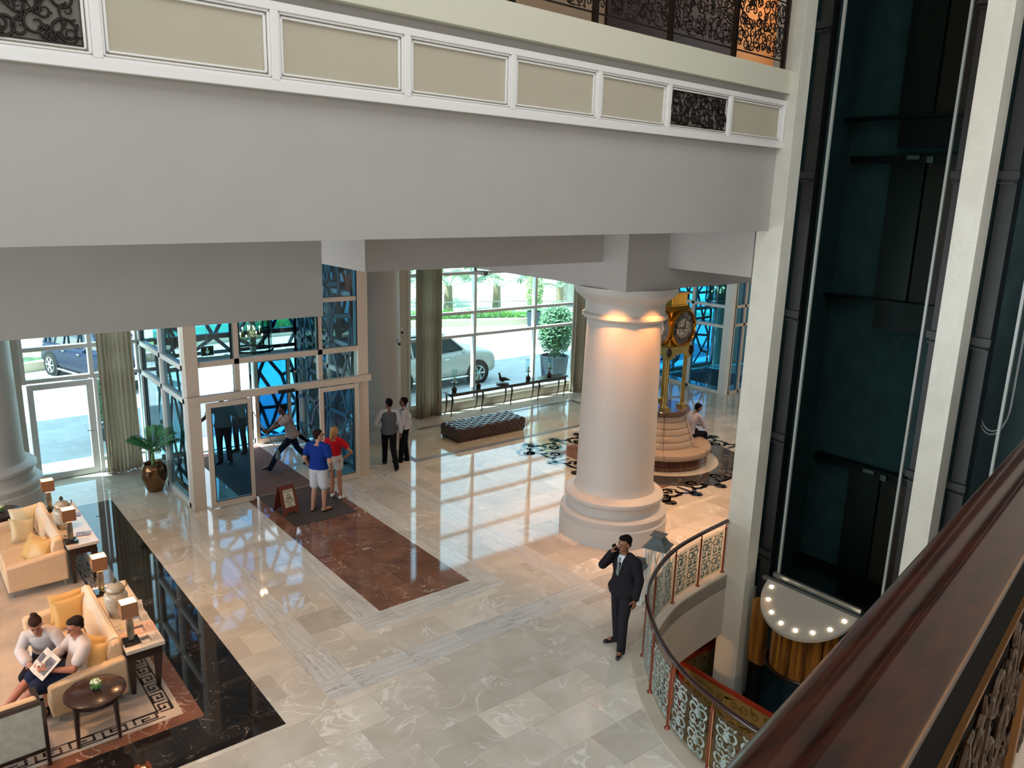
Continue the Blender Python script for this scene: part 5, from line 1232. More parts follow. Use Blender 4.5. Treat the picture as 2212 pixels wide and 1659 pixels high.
# ------------------------------------------------------------------ wooden gallery rail in the foreground
AZ = R(10.67); DV = Vector((math.cos(AZ), math.sin(AZ), -.026)); NV = Vector((math.sin(AZ), -math.cos(AZ), 0))
def fp_(s, lat, drop): return tuple(Vector((0, 0, 6.6)) + DV * s + NV * lat - Vector((0, 0, drop)))
fr = empty('gallery_handrail', (0, 0, 0), 0, 'broad polished brown wooden handrail with iron scrollwork below, running across the lower right foreground', 'railing')
prof = [(-.246, .530), (-.250, .508), (-.247, .488), (-.239, .476), (-.226, .470), (-.212, .470), (-.204, .474), (-.198, .482), (-.193, .480), (-.187, .476), (-.18, .478), (-.160, .496), (-.137, .515), (-.134, .523), (-.136, .545), (-.15, .56), (-.25, .56)]
SS = [-1.2, -.3, .2, .5, .8, 1.2, 1.8, 3, 6]
wood = bpy.data.materials.new('polished_mahogany'); wood.use_nodes = True; MATS['polished_mahogany'] = wood
nt = wood.node_tree; b = nt.nodes['Principled BSDF']; b.inputs['Roughness'].default_value = .28; b.inputs['Coat Weight'].default_value = .14; b.inputs['Coat Roughness'].default_value = .07; b.inputs['Specular IOR Level'].default_value = .10
tc = nt.nodes.new('ShaderNodeTexCoord'); mp = nt.nodes.new('ShaderNodeMapping'); mp.inputs['Rotation'].default_value = (0, 0, -AZ); mp.inputs['Scale'].default_value = (2, 60, 60)
ns = nt.nodes.new('ShaderNodeTexNoise'); ns.inputs['Scale'].default_value = 1.2; ns.inputs['Detail'].default_value = 6; cr = nt.nodes.new('ShaderNodeValToRGB')
cr.color_ramp.elements[0].color = lin('#190a06'); cr.color_ramp.elements[1].color = lin('#38180e'); cr.color_ramp.elements[0].position = .3; cr.color_ramp.elements[1].position = .75
nt.links.new(tc.outputs['Object'], mp.inputs[0]); nt.links.new(mp.outputs[0], ns.inputs[0]); nt.links.new(ns.outputs['Fac'], cr.inputs[0]); nt.links.new(cr.outputs[0], b.inputs['Base Color'])
obj('wooden_rail', MB().rings([[fp_(s, l, d) for l, d in prof] for s in SS]), wood, fr, ang=50)
M_GB = mat('antique_gold_edge', '#7a5128', .35, .5)
obj('gold_bead', MB().tube([fp_(s, -.137, .522) for s in SS], .0035, 6), M_GB, fr)
pb = MB(); pb.rings([[fp_(s, l, d) for l, d in ((-.172, .55), (-.166, .55), (-.166, .79), (-.172, .79))] for s in SS]); obj('dark_strip', pb, mat('matte_black', '#040504', .8, spec=.05), fr, smooth=False)  # matte black strip filling the band between rail and top bar
tb = MB(); tb.rings([[fp_(s, l, d) for l, d in ((-.168, .80), (-.158, .80), (-.158, .812), (-.168, .812))] for s in SS]); obj('top_bar', tb, M_GB, fr, smooth=False)
bb = MB(); bb.rings([[fp_(s, l, d) for l, d in ((-.178, 1.46), (-.158, 1.46), (-.158, 1.49), (-.178, 1.49))] for s in SS]); obj('bottom_bar', bb, M_GB, fr, smooth=False)
sc_ = MB(); vine_tubes(sc_, 3.2, .62, .16, 77, .006, lambda u, v: fp_(-.2 + u, -.150, .82 + v), 6); vine_tubes(sc_, 3.2, .62, .22, 78, .008, lambda u, v: fp_(-.2 + u, -.158, .82 + v), 6)
obj('iron_scrollwork', sc_, mat('antique_bronze_iron', '#3d2a1a', .4, .6), fr)
bk = MB(); bk.rings([[fp_(s, l, d) for l, d in ((-.20, .79), (-.19, .79), (-.19, 1.55), (-.20, 1.55))] for s in SS]); obj('darkness_sheet', bk, mat('painted_darkness', '#0c0d0a', .8, spec=.1), fr, smooth=False)  # near-black sheet standing in for the darkness behind the scrollwork
for s in (.05, 1.05, 2.1, 3.2): obj('post', MB().tube([fp_(s, -.145, .79), fp_(s, -.145, 1.55)], .016, 6), M_GB, fr)
gp = [(-9, -10), (11.3, -10), (11.3, .35 + 11.3 * math.tan(AZ) - .6), (-2, -.15)]
bpy.data.objects.remove(bpy.data.objects['floor_gallery_near'])
struct('floor_gallery_near', MB().prism([(-9, -10), (11.3, -10), (11.3, .20 + .188 * 11.3), (-9, .20 - .188 * 9)], 4.70, 5.02), M_CARPET, smooth=False)

# ------------------------------------------------------------------ people
SKIN_M = {}
def skin(c): return mat('skin_' + c[1:], c, .5)
def V(*a): return Vector(a)
def rotz(v, a): return V(v.x * math.cos(a) - v.y * math.sin(a), v.x * math.sin(a) + v.y * math.cos(a), v.z)
def ell_ring(c, rv, fv, a, b, n=20, sq=1.0):
    return [tuple(c + rv * (a * math.copysign(abs(math.cos(2 * PI * j / n)) ** sq, math.cos(2 * PI * j / n))) + fv * (b * math.copysign(abs(math.sin(2 * PI * j / n)) ** sq, math.sin(2 * PI * j / n)))) for j in range(n)]
def person(loc, rz, H, lb, P, C, vox=.009):
    """P: joints as offsets in units of height (x right, y forward, z up); C: clothing"""
    t = empty('person', loc, rz, lb, 'person'); h = H
    g = lambda k, d: V(*P.get(k, d)) * h
    fem = C.get('female', False); bulk = C.get('bulk', 1.0)
    sw = .098 if fem else .112 * (1 + .3 * (bulk - 1)); hw = .052
    pel = g('pelvis', (0, 0, .53)); che = g('chest', (0, .0, .72)); nek = g('neck', (0, 0, .835)); hed = g('head', (0, .012, .925))
    rv = V(*P.get('shoulder_dir', (1, 0, 0))).normalized(); rp = V(*P.get('hip_dir', (1, 0, 0))).normalized()
    upd = (nek - pel).normalized(); fv = upd.cross(rv).normalized(); fp = upd.cross(rp).normalized()
    shz = nek + upd * (-.025 * h)
    J = {}
    for s, n in ((-1, 'l'), (1, 'r')):
        sh = shz + rv * (s * sw * h) + upd * (-.012 * h); J['sh' + n] = sh
        J['el' + n] = g('el' + n, (s * .145, -.01, .645)); J['wr' + n] = g('wr' + n, (s * .15, .03, .50)); J['hip' + n] = pel + rp * (s * hw * h) + V(0, 0, -.01 * h)
        J['kn' + n] = g('kn' + n, (s * .06, .01, .285)); J['an' + n] = g('an' + n, (s * .065, -.015, .045)); J['toe' + n] = g('toe' + n, tuple(V(*P.get('an' + n, (s * .065, -.015, .045))) + V(s * .02, .105, -.028)))
    b = MB(); B = bulk
    # trunk
    def trunk(mb, e, lo=-.02, hi=1.0, wid=1.0, flare=0):
        rs = []
        sts = ((-.12, .070, .066), (0, .094 if not fem else .096, .070), (.18, .088 if not fem else .080, .064 * (1 + .6 * (B - 1))), (.42, .084 if not fem else .072, .062 * (1 + .7 * (B - 1))), (.65, .098 if not fem else .084, .066), (.82, .102 if not fem else .088, .060), (.93, .080, .046), (1.0, .035, .034))
        for q, a_, b_ in sts:
            if q < lo or q > hi: continue
            c = pel.lerp(nek, q) + (che - pel.lerp(nek, .62)) * math.sin(PI * min(max(q, 0), 1)); k = min(max(q, 0), 1)
            r_ = rp.lerp(rv, k).normalized(); f_ = upd.cross(r_).normalized()
            fl = 1 + flare * max(0, .25 - q) * 2
            rs.append(ell_ring(c, r_, f_, (a_ * B * h + e) * wid * fl, (b_ * h + e) * fl))
        mb.rings(rs)
    trunk(b, 0)
    b.caps(nek - upd * .04 * h, .034 * h, hed - V(0, 0, .035 * h), .031 * h)
    lk = V(*P.get('look', (0, 1, 0))).normalized(); hr = lk.cross(V(0, 0, 1)).normalized(); hu = hr.cross(lk).normalized()
    HM = Matrix((hr, lk, hu)).transposed().to_4x4()
    def hp(x, y, z): return hed + (hr * x + lk * y + hu * z) * h
    hm3 = HM
    b.sph(hed + hu * .012 * h, .055 * h, 20, 14, (.80, .98, .98), hm3); b.sph(hp(0, .016, -.028), .040 * h, 18, 10, (.80, .95, .95), hm3)
    b.caps(hp(0, .052, .006), .005 * h, hp(0, .062, -.012), .0085 * h, 8)                      # nose
    b.caps(hp(-.012, .050, -.030), .006 * h, hp(.012, .050, -.030), .006 * h, 8)            # lips
    b.sph(hp(0, .046, -.050), .014 * h, 10, 6); b.caps(hp(-.028, .040, .018), .007 * h, hp(.028, .040, .018), .007 * h, 8)
    for s in (-1, 1): b.sph(hp(s * .045, -.004, -.008), .013 * h, 10, 6, (.45, .9, 1.3), hm3)
    ua, fa = .030 * B, .024
    for n, s in (('l', -1), ('r', 1)):
        sh, el, wr = J['sh' + n], J['el' + n], J['wr' + n]
        b.caps(sh, (.036 if not fem else .028) * h, el, .0255 * h * (1 if not fem else .85)).caps(el, .0265 * h * (1 if not fem else .85), wr, .0165 * h)
        # hand: palm, four unequal curled fingers, thumb from the side of the palm
        d = (wr - el).normalized(); hd = V(*P['hand' + n]).normalized() if 'hand' + n in P else d
        pn = V(*P.get('palm' + n, (-s, 0, 0))).normalized(); pn = (pn - hd * pn.dot(hd)).normalized(); sd = hd.cross(pn).normalized()
        curl = P.get('curl' + n, .35); pc = wr + hd * .028 * h
        rs = []
        for q, wq, tq in ((-.006, .013, .010), (.012, .020, .0095), (.030, .023, .0085), (.048, .0225, .0075), (.054, .020, .006)): rs.append(ell_ring(wr + hd * q * h, sd, pn, wq * h, tq * h, 12))
        b.rings(rs)
        for k, L in enumerate((.043, .048, .044, .034)):
            base = wr + hd * .050 * h + sd * ((k - 1.5) * .0115 * h); dd = hd.copy(); p0 = base; r0 = .0056 * h
            for q in range(3):
                a = curl * (q + .5 + .12 * k); dd = (hd * math.cos(a) + pn * math.sin(a)).normalized(); p1 = p0 + dd * L * h * (.42, .32, .26)[q]; b.caps(p0, r0, p1, r0 * .9, 8); p0 = p1; r0 *= .9
        ts = -1 if P.get('thumb' + n, 1) > 0 else 1
        tb_ = wr + hd * .014 * h + sd * (ts * .018 * h); t1 = tb_ + (hd * .6 + sd * ts * .75 + pn * .35).normalized() * .024 * h; t2 = t1 + (hd * .85 + sd * ts * .25 + pn * (.3 + curl * .4)).normalized() * .022 * h
        b.caps(tb_, .0078 * h, t1, .0066 * h, 8).caps(t1, .0064 * h, t2, .0055 * h, 8)
        hi_, kn, an, toe = J['hip' + n], J['kn' + n], J['an' + n], J['toe' + n]
        b.caps(hi_, .054 * h, kn, .031 * h).caps(kn, .031 * h, kn.lerp(an, .35), .0325 * h).caps(kn.lerp(an, .35), .0325 * h, an, .020 * h)
        hl = an + (an - toe).normalized() * .018 * h; hl.z = toe.z + (an.z - toe.z) * .35
        b.caps(an, .021 * h, hl, .019 * h).caps(hl, .018 * h, toe.lerp(an, .35) + V(0, 0, -.004 * h), .021 * h).caps(toe.lerp(an, .4), .020 * h, toe, .013 * h)
    body = obj('body', b, skin(C['skin']), t, remesh=min(vox, .0075), smo=2)
    ey = MB(); [ey.sph(hp(s * .0165, .0475, .008), .0062 * h, 8, 6) for s in (-1, 1)]; obj('eyes', ey, mat('dark_eyes', '#1a1412', .2), body)
    obj('lips', MB().caps(hp(-.010, .0545, -.0315), .0028 * h, hp(.010, .0545, -.0315), .0028 * h, 8), mat('lips_' + C['skin'][1:], C.get('lips', '#8a4f45'), .5), body)
    eb = MB(); [eb.caps(hp(s * .008, .0505, .021), .0022 * h, hp(s * .026, .045, .022), .0018 * h, 6) for s in (-1, 1)]; obj('eyebrows', eb, mat('hair_' + C['hair'][1:], C['hair'], .75, spec=.12), body)
    # hair
    hb = MB(); hm_ = mat('hair_' + C['hair'][1:], C['hair'], .75, spec=.12)
    q = .006
    hb.sph(hp(0, -.017, .026), .056 * h, 20, 14, (.84, .96, .90), hm3); hb.sph(hp(.004, .004, .050), .040 * h, 16, 8, (1.0, .98, .60), hm3); hb.sph(hp(0, -.030, -.004), .040 * h, 16, 8, (1.0, .70, 1.0), hm3)
    st = C.get('style')
    if st == 'bun': hb.sph(hp(0, -.045, .062), .026 * h).sph(hp(.012, -.058, .058), .018 * h)
    if st == 'ponytail': hb.sph(hp(0, -.058, .030), .018 * h).caps(hp(0, -.062, .026), .017 * h, hp(0, -.072, -.05), .022 * h).caps(hp(0, -.072, -.05), .022 * h, hp(0, -.062, -.125), .010 * h).sph(hp(0, -.035, -.01), .045 * h, sc=(.9, .6, 1.1))
    obj('hair', hb, hm_, t, remesh=.008)
    def limb(mb, pts, rs): 
        for i in range(len(pts) - 1): mb.caps(pts[i], rs[i] * h, pts[i + 1], rs[i + 1] * h)
    tm = C.get('top_mat'); e = C.get('ease', .010)
    if tm:
        s_ = MB(); trunk(s_, e, lo=C.get('top_lo', -.05), hi=.97, wid=1.02, flare=C.get('flare', .3))
        for n, s in (('l', -1), ('r', 1)):
            sh, el, wr = J['sh' + n], J['el' + n], J['wr' + n]; sl = C.get('sleeve', 1.0); f = .0065 + e * .30
            s_.caps(nek.lerp(sh, .35), .038 * h, sh, .036 * h + e * .3)
            if sl > 0:
                if sl < 1: m1 = sh.lerp(el, sl); limb(s_, (sh, m1), (.031 * B + f, .029 * B + f + .003))
                else: limb(s_, (sh, el, el.lerp(wr, .93)), (.031 * B + f, .026 + f, .0175 + f * C.get('cuff', 1)))
        obj(C.get('top_name', 'shirt'), s_, tm, t, remesh=vox, smo=2)
    if C.get('vest_mat'):
        v_ = MB(); trunk(v_, e + .012, lo=-.13, hi=.93, wid=1.0, flare=.3); obj('waistcoat', v_, C['vest_mat'], t, remesh=vox, smo=2)
    bm_ = C.get('bottom_mat')
    if bm_:
        p_ = MB(); kind = C.get('bottom', 'trousers')
        p_.rings([ell_ring(pel + upd * (z * h), rp, fp, a * B * h, bb_ * h) for z, a, bb_ in ((-.045, .085, .072), (0, .104, .082), (.05, .098, .076), (.085, .090, .070))])
        for n in ('l', 'r'):
            hi_, kn, an = J['hip' + n], J['kn' + n], J['an' + n]
            if kind == 'trousers': limb(p_, (hi_, kn, an + (an - kn).normalized() * .026 * h), (.060 * B, .042, .036 * C.get('hem', 1.0)))
            elif kind == 'shorts': limb(p_, (hi_, hi_.lerp(kn, C.get('short_len', .75))), (.062 * B, .055 * B))
        if kind == 'skirt':
            kl, kr = J['knl'], J['knr']; p_.caps(J['hipl'], .062 * h, kl, .050 * h).caps(J['hipr'], .062 * h, kr, .050 * h).caps(pel, .06 * h, (kl + kr) / 2, .048 * h)
        obj(C.get('bottom_name', kind), p_, bm_, t, remesh=vox, smo=2)
    for n in ('l', 'r'):
        an, toe = J['an' + n], J['toe' + n]
        if C.get('shoe_mat'):
            s2 = MB(); dr = (toe - an); dr.z = 0; dr.normalize(); hl = V(an.x, an.y, toe.z) - dr * .018 * h
            s2.caps(hl + V(0, 0, .010 * h), .024 * h, toe.lerp(hl, .4) + V(0, 0, .004 * h), .025 * h).caps(toe.lerp(hl, .4), .024 * h, toe + dr * .008 * h, .017 * h).caps(an + V(0, 0, -.01 * h), .024 * h, hl + V(0, 0, .012 * h), .023 * h)
            obj('shoe', s2, C['shoe_mat'], t, remesh=.008, smo=2)
        if C.get('sandal_mat'):
            s2 = MB(); dr = (toe - an); dr.z = 0; dr.normalize(); sd = V(-dr.y, dr.x, 0); z = toe.z - .016 * h; hl = V(an.x, an.y, z) - dr * .03 * h; tt = V(toe.x, toe.y, z) + dr * .014 * h
            rs = [[tuple(hl.lerp(tt, q) + sd * (w_ * h * k) + V(0, 0, zz)) for k, zz in ((-1, -.006), (1, -.006), (1, .006), (-1, .006))] for q, w_ in ((0, .014), (.15, .020), (.5, .019), (.8, .026), (1, .014))]
            s2.rings(rs); mid = hl.lerp(tt, .8)
            for k in (-1, 1): s2.tube([tuple(mid + V(0, 0, .034 * h)), tuple(hl.lerp(tt, .5) + sd * k * .02 * h + V(0, 0, .01))], .004, 5)
            obj('sandal', s2, C['sandal_mat'], t)
    t['_J'] = 0; del t['_J']
    return t, J, hp
BLACK = mat('black_leather', '#101013', .3, coat=.3)
def F(c, r=.9): return mat('cloth_' + c[1:], c, r, spec=.2)

# 1 man in a dark suit on the phone, facing left (towards -x)
SUIT = mat('charcoal_suit', '#1d1a1f', .9, spec=.2)
t, J, hp = person((8.10, 7.24, .001), R(92), 1.80, 'man in a dark suit holding a phone to his ear beside the curved stair handrail',
    dict(wrr=(.052, .115, .862), elr=(.165, .085, .70), handr=(-.25, -.25, .9), palmr=(-.7, -.6, 0), curlr=.9, ell=(-.150, -.015, .65), wrl=(-.158, .03, .50), curll=.3, look=(.1, 1, -.12),
         knl=(-.062, .05, .285), anl=(-.085, .08, .045), toel=(-.135, .175, .017), knr=(.055, .0, .285), anr=(.062, -.035, .045), toer=(.10, .065, .017), head=(0, .02, .925)),
    dict(skin='#8a5a40', hair='#120e0d', bottom_mat=mat('charcoal_trousers', '#221f24', .9, spec=.2), shoe_mat=BLACK, top_mat=SUIT, top_name='suit_jacket', ease=.018, top_lo=-.2, flare=.6, bulk=1.08, lips='#6b3c33'), .009)
sh_ = MB(); a = V(0, .145, 1.20); 
sh_.add([(-.045, .105, 1.475), (.045, .105, 1.475), (.0, .158, 1.20)], [(0, 1, 2)]); sh_.add([(-.05, .075, 1.50), (.05, .075, 1.50), (.045, .108, 1.475), (-.045, .108, 1.475)], [(0, 1, 2, 3)])
o_ = obj('shirt_front', MB().rings([[(-.055, .08, 1.50), (.055, .08, 1.50), (.055, .0, 1.52), (-.055, .0, 1.52)], [(-.048, .118, 1.44), (.048, .118, 1.44), (.05, .02, 1.46), (-.05, .02, 1.46)], [(-.006, .150, 1.20), (.006, .150, 1.20), (.006, .05, 1.22), (-.006, .05, 1.22)]]), F('#c9d4dc'), t, smooth=False)
obj('necktie', MB().rings([[(-.016, .118, 1.475), (.016, .118, 1.475), (.016, .128, 1.475), (-.016, .128, 1.475)], [(-.012, .13, 1.445), (.012, .13, 1.445), (.012, .14, 1.445), (-.012, .14, 1.445)], [(-.026, .150, 1.24), (.026, .150, 1.24), (.026, .162, 1.24), (-.026, .162, 1.24)], [(-.002, .150, 1.20), (.002, .150, 1.20), (.002, .158, 1.20), (-.002, .158, 1.20)]]), mat('striped_tie', '#2c3b42', .5, color2='#8a948f', nscale=30, stretch=(1, 1, 2)), t, smooth=False)
cu = J['wrr']; ce = J['elr']; d_ = (cu - ce).normalized(); obj('shirt_cuff', MB().caps(cu - d_ * .035, .036, cu - d_ * .012, .034), F('#c9d4dc'), t)
ph = empty('mobile_phone', (0, 0, 0), 0, 'black mobile phone held to the ear by the man in the suit', 'phone')
Mw = Matrix.Translation((8.10, 7.24, 0)) @ Matrix.Rotation(R(92), 4, 'Z')
pc_ = J['wrr'] + V(-.035, -.028, .075)
obj('phone_body', MB().cbox((0, 0, 0), (.012, .062, .125), Mw @ Matrix.Translation(pc_) @ Matrix.Rotation(R(-25), 4, 'Z') @ Matrix.Rotation(R(-25), 4, 'X')), mat('phone_black', '#0c0c0f', .15), ph, smooth=False)

# 2 cleaner striding left with a long mop
PINK_S = mat('pale_pink_uniform', '#b89489', .8, noise=.04, nscale=30)
t, J, hp = person((7.33, 17.34, .012), R(80), 1.66, 'cleaner in a pale pink tunic striding to the left with a long mop pole',
    dict(pelvis=(0, .0, .50), chest=(0, .045, .68), neck=(0, .085, .79), head=(0, .12, .875), look=(.0, 1, -.05), ell=(-.10, .23, .665), wrl=(-.06, .36, .60), elr=(.12, .20, .64), wrr=(.03, .33, .56), handl=(.2, 1, .2), handr=(-.2, 1, .2), curll=1.2, curlr=1.2,
         knl=(-.055, .20, .29), anl=(-.06, .33, .065), toel=(-.07, .43, .06), knr=(.055, -.08, .27), anr=(.06, -.27, .055), toer=(.065, -.18, .014)),
    dict(skin='#5d3c2d', hair='#0e0b0b', top_mat=PINK_S, top_name='tunic', ease=.016, top_lo=-.2, flare=.6, sleeve=.55, bottom_mat=F('#1c2233'), shoe_mat=BLACK, lips='#4f2d26'))
mp_ = empty('mop', (0, 0, 0), 0, 'long pale mop pole held by the cleaner in the glass lobby', 'mop')
Mw = Matrix.Translation((7.33, 17.34, .012)) @ Matrix.Rotation(R(80), 4, 'Z'); g1 = Mw @ J['wrl']; g2 = Mw @ J['wrr']
pa = V(6.62, 17.75, 1.38); pb_ = V(7.20, 17.05, .66)
gg = (g1 + g2) / 2 + V(-.03, .03, -.0); pa = gg + (V(6.60, 17.9, 1.42) - gg); 
obj('pole', MB().tube([tuple(pa), tuple(gg), tuple(gg + (gg - pa).normalized() * .55)], .012, 8), mat('pale_pole', '#b9aaa2', .4), mp_)
e_ = gg + (gg - pa).normalized() * .55
obj('cloth_head', MB().caps(tuple(e_), .03, tuple(e_ + V(.0, .0, -.18)), .05).caps(tuple(e_ + V(.03, 0, -.05)), .03, tuple(e_ + V(.05, .02, -.2)), .04), F('#8d9293'), mp_, remesh=.01)

# 3 man in a blue shirt
t, J, hp = person((6.70, 14.55, .013), R(-55), 1.76, 'man in royal blue t-shirt and white shorts standing on the dark mat',
    dict(look=(.75, 1, 0), elr=(.165, -.02, .635), wrr=(.125, .07, .515), curlr=1.0, ell=(-.165, -.03, .635), wrl=(-.135, .06, .50), toer=(.105, .08, .017), anr=(.068, -.02, .045), knl=(-.06, -.0, .285), anl=(-.066, -.05, .045), toel=(-.10, .05, .017)),
    dict(skin='#b0836b', hair='#2b1d17', top_mat=F('#12307f'), top_name='t_shirt', ease=.014, sleeve=.55, bottom='shorts', bottom_mat=F('#bfc1c7'), short_len=.86, sandal_mat=F('#171413'), bulk=1.08))
sg = MB(); sg.cbox((0, 0, 0), (.001, .001, .001)); sgm = MB()
for s in (-1, 1): sgm.sph(hp(s * .018, .0535, .008), .022, 12, 8, (1, .35, .8)); sgm.tube([tuple(hp(s * .03, .048, .010)), tuple(hp(s * .046, .0, .008))], .004, 5)
sgm.tube([tuple(hp(-.01, .056, .010)), tuple(hp(.01, .056, .010))], .004, 5); obj('sunglasses', sgm, mat('black_lens', '#08080a', .1), t)

# 4 woman in red
t, J, hp = person((7.30, 15.02, .013), R(-42), 1.60, 'woman with blonde ponytail, red t-shirt and white shorts, hand on hip',
    dict(look=(.45, 1, 0), elr=(.235, -.03, .665), wrr=(.13, .03, .565), handr=(-.6, .4, -.6), curlr=.6, ell=(-.16, -.01, .645), wrl=(-.11, .10, .56), curll=.8, knr=(.062, -.03, .285), anr=(.085, -.06, .045), toer=(.13, .02, .017), knl=(-.045, .0, .285), anl=(-.05, .0, .045), toel=(-.06, .1, .017)),
    dict(skin='#a8755c', hair='#a98253', style='ponytail', female=True, top_mat=F('#bb1524'), top_name='t_shirt', ease=.012, sleeve=.45, flare=.1, bottom='shorts', bottom_mat=F('#c4c2c0'), short_len=.38, shoe_mat=F('#d9dcd8', .6)))
obj('hair_band', MB().tube([tuple(hp(.02 * math.cos(a_ * PI / 5), -.060, .030 + .02 * math.sin(a_ * PI / 5))) for a_ in range(10)], .006, 6, closed=True), F('#a3182a'), t)
obj('bracelet', MB().caps(J['wrr'].lerp(J['elr'], .06), .019, J['wrr'].lerp(J['elr'], .12), .0195), mat('dark_strap', '#3a2020', .5), t)

# 5 man in grey waistcoat, 6 guard in white
t, J, hp = person((9.27, 16.12, .001), R(-22), 1.72, 'man in a grey waistcoat over a white shirt walking away near the round column',
    dict(look=(-.5, 1, 0), ell=(-.19, -.03, .66), wrl=(-.12, .12, .66), curll=.8, elr=(.16, -.01, .64), wrr=(.165, -.02, .50), knl=(-.05, .07, .285), anl=(-.045, .13, .05), toel=(-.06, .22, .02), knr=(.05, -.06, .28), anr=(.07, -.20, .075), toer=(.09, -.13, .02)),
    dict(skin='#7a4f3a', hair='#0d0b0c', top_mat=F('#b0b2ba'), ease=.012, vest_mat=F('#54575f'), bottom_mat=F('#0e0f14'), shoe_mat=BLACK, lips='#5c3229'))
t, J, hp = person((9.76, 16.22, .001), R(48), 1.66, 'guard in white shirt, black epaulettes and trousers beside the round column',
    dict(look=(.1, 1, 0), elr=(.16, .0, .64), wrr=(.10, .10, .53), ell=(-.16, .0, .64), wrl=(-.10, .10, .53), curlr=.8, curll=.8, knl=(-.04, .03, .285), anl=(-.045, .05, .045), knr=(.045, .0, .285), anr=(.05, -.03, .045)),
    dict(skin='#7a5140', hair='#15100f', top_mat=F('#babbc6'), ease=.016, bottom_mat=F('#0b0c10'), shoe_mat=BLACK, lips='#5c3229'))
for s, n in ((-1, 'l'), (1, 'r')): obj('epaulette', MB().cbox(tuple(J['sh' + n] * 1.0 + V(-s * .03, 0, .075)), (.11, .05, .012)), F('#14141a'), t, smooth=False)
obj('necktie', MB().rings([[(-.015, .10, 1.33), (.015, .10, 1.33), (.015, .11, 1.33), (-.015, .11, 1.33)], [(-.026, .145, 1.15), (.026, .145, 1.15), (.026, .155, 1.15), (-.026, .155, 1.15)]]), F('#14141a'), t, smooth=False)

# 7 and 8 workers at the outer doorway
t, J, hp = person((6.12, 18.55, .012), R(145), 1.74, 'workman seen as a dark figure behind the left blue glass door',
    dict(ell=(-.20, .02, .655), wrl=(-.19, .03, .50), elr=(.22, .05, .665), wrr=(.31, .12, .585), curlr=1.0),
    dict(skin='#5d3c2d', hair='#0e0b0b', top_mat=F('#5d625f'), ease=.02, sleeve=.6, bottom_mat=F('#1f2227'), bulk=1.1, shoe_mat=BLACK, lips='#4f2d26'))
t, J, hp = person((6.72, 19.15, .012), R(125), 1.74, 'workman in a pale pink shirt standing in the bright outer doorway',
    dict(ell=(-.17, .02, .645), wrl=(-.17, .05, .50)),
    dict(skin='#6d4635', hair='#1a1513', top_mat=PINK_S, ease=.016, sleeve=.6, bottom_mat=F('#1c2028'), shoe_mat=BLACK, lips='#4f2d26'))

# 9 man sitting on the round seat
t, J, hp = person((16.32, 12.70, .005), R(-95), 1.72, 'man in a pale lilac shirt sitting on the round seat below the clock',
    dict(pelvis=(0, 0, .325), chest=(0, .07, .50), neck=(0, .13, .605), head=(0, .18, .69), look=(.1, 1, -.45), ell=(-.14, .19, .43), wrl=(-.04, .29, .40), elr=(.14, .19, .43), wrr=(.05, .30, .41), curll=.9, curlr=.9,
         knl=(-.10, .27, .29), anl=(-.10, .26, .045), toel=(-.11, .36, .017), knr=(.10, .27, .29), anr=(.10, .28, .045), toer=(.11, .38, .017)),
    dict(skin='#8a6450', hair='#14100f', top_mat=F('#b7b6c9'), ease=.016, bottom_mat=F('#15161d'), shoe_mat=BLACK, lips='#5c3229'))

# 10 woman and 11 man on the near sofa
t, J, hp = person((1.16, 10.96, .006), R(155), 1.66, 'woman with a dark bun and white blouse seated on the near sofa',
    dict(pelvis=(0, 0, .305), chest=(0, .03, .475), neck=(0, .09, .575), head=(.01, .135, .655), look=(-.3, 1, -.75), ell=(-.16, .10, .42), wrl=(-.08, .24, .40), elr=(.15, .10, .42), wrr=(.06, .24, .41), curll=.6, curlr=.9, palml=(.6, .3, .3), palmr=(-.6, .3, -.3),
         knl=(-.06, .30, .32), anl=(-.06, .28, .045), toel=(-.06, .38, .017), knr=(.06, .30, .32), anr=(.05, .29, .045), toer=(.05, .39, .017)),
    dict(skin='#a06a52', hair='#33201a', style='bun', female=True, top_mat=mat('white_chiffon', '#bdb2b0', .8), top_name='blouse', ease=.028, cuff=1.6, flare=.4, bottom='skirt', bottom_mat=F('#15131a'), shoe_mat=BLACK))
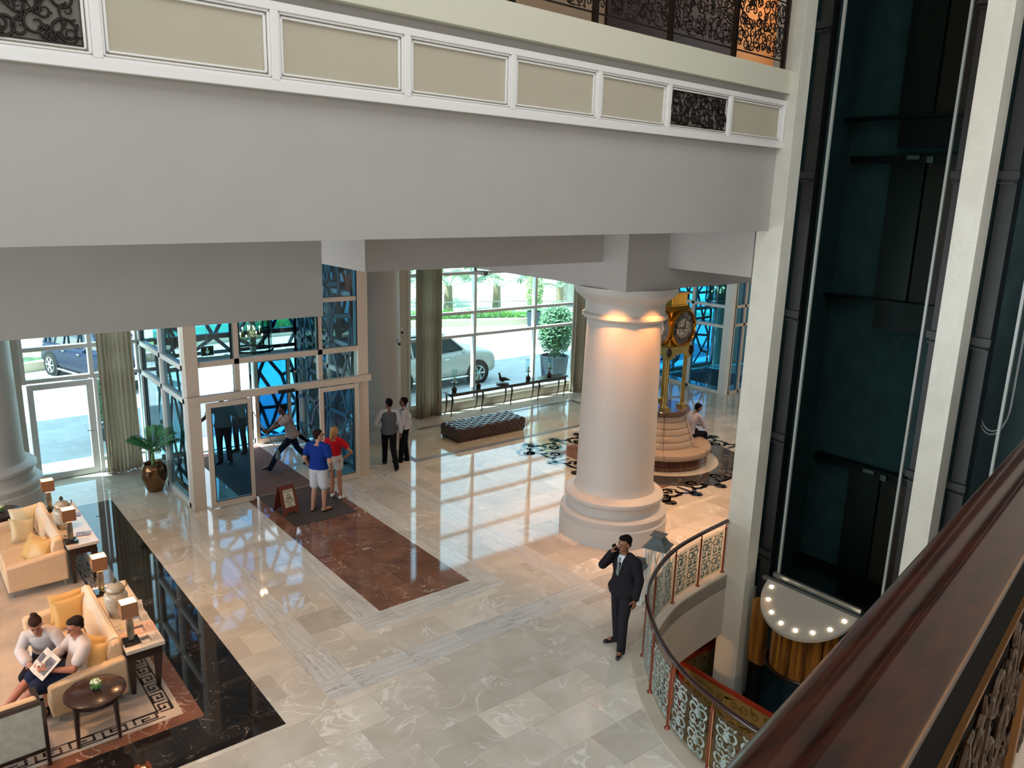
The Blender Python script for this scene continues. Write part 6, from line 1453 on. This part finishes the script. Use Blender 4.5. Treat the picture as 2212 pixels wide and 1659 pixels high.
t, J, hp = person((1.40, 10.40, .006), R(94), 1.72, 'man in white polo shirt and navy shorts reading on the near sofa',
    dict(pelvis=(0, 0, .295), chest=(.01, -.04, .45), neck=(.02, -.055, .545), head=(.03, -.03, .628), look=(-.15, 1, -.35), ell=(-.15, .05, .39), wrl=(-.07, .20, .41), elr=(.15, .06, .38), wrr=(.07, .21, .39), curll=1.0, curlr=1.0,
         knl=(-.07, .29, .305), anl=(-.07, .48, .12), toel=(-.075, .55, .17), knr=(.07, .29, .315), anr=(.04, .49, .135), toer=(.04, .56, .19)),
    dict(skin='#a3654c', hair='#2a1d19', top_mat=mat('white_polo_cotton', '#c2b4af', .8), top_name='polo_shirt', ease=.014, sleeve=.6, bulk=1.12, bottom='shorts', bottom_mat=F('#1a2036'), short_len=.92))
nw = empty('newspaper', (1.05, 10.38, .75), R(12), 'open newspaper with a large dark photograph held by the seated man', 'newspaper')
Tn = Matrix.Rotation(R(-38), 4, 'Y')
obj('pages', MB().cbox((0, 0, 0), (.30, .21, .004), Tn @ Matrix.Translation((0, -.105, 0)) @ Matrix.Rotation(R(12), 4, 'X')).cbox((0, 0, 0), (.30, .21, .004), Tn @ Matrix.Translation((0, .105, .0)) @ Matrix.Rotation(R(-12), 4, 'X')), M_NEWS, nw, smooth=False)
obj('printed_picture', MB().cbox((0, 0, .0045), (.20, .14, .003), Tn @ Matrix.Translation((0, -.105, 0)) @ Matrix.Rotation(R(12), 4, 'X')).cbox((.03, 0, .0045), (.10, .16, .003), Tn @ Matrix.Translation((0, .105, 0)) @ Matrix.Rotation(R(-12), 4, 'X')), mat('print_dark_photo', '#3c3a40', .6, color2='#77747a', nscale=20), nw, smooth=False)
hbg = empty('handbag', (1.42, 10.88, .445), R(30), 'soft black handbag on the near sofa between the woman and the man', 'bag')
obj('bag_body', MB().sph((0, 0, .10), .14, sc=(1.0, .7, .75)).sph((.05, 0, .08), .11, sc=(1.0, .8, .7)), BLACK, hbg, remesh=.012); obj('strap', MB().tube([(-.1, 0, .14), (-.06, -.02, .24), (.04, -.03, .26), (.1, 0, .14)], .010, 6), BLACK, hbg)
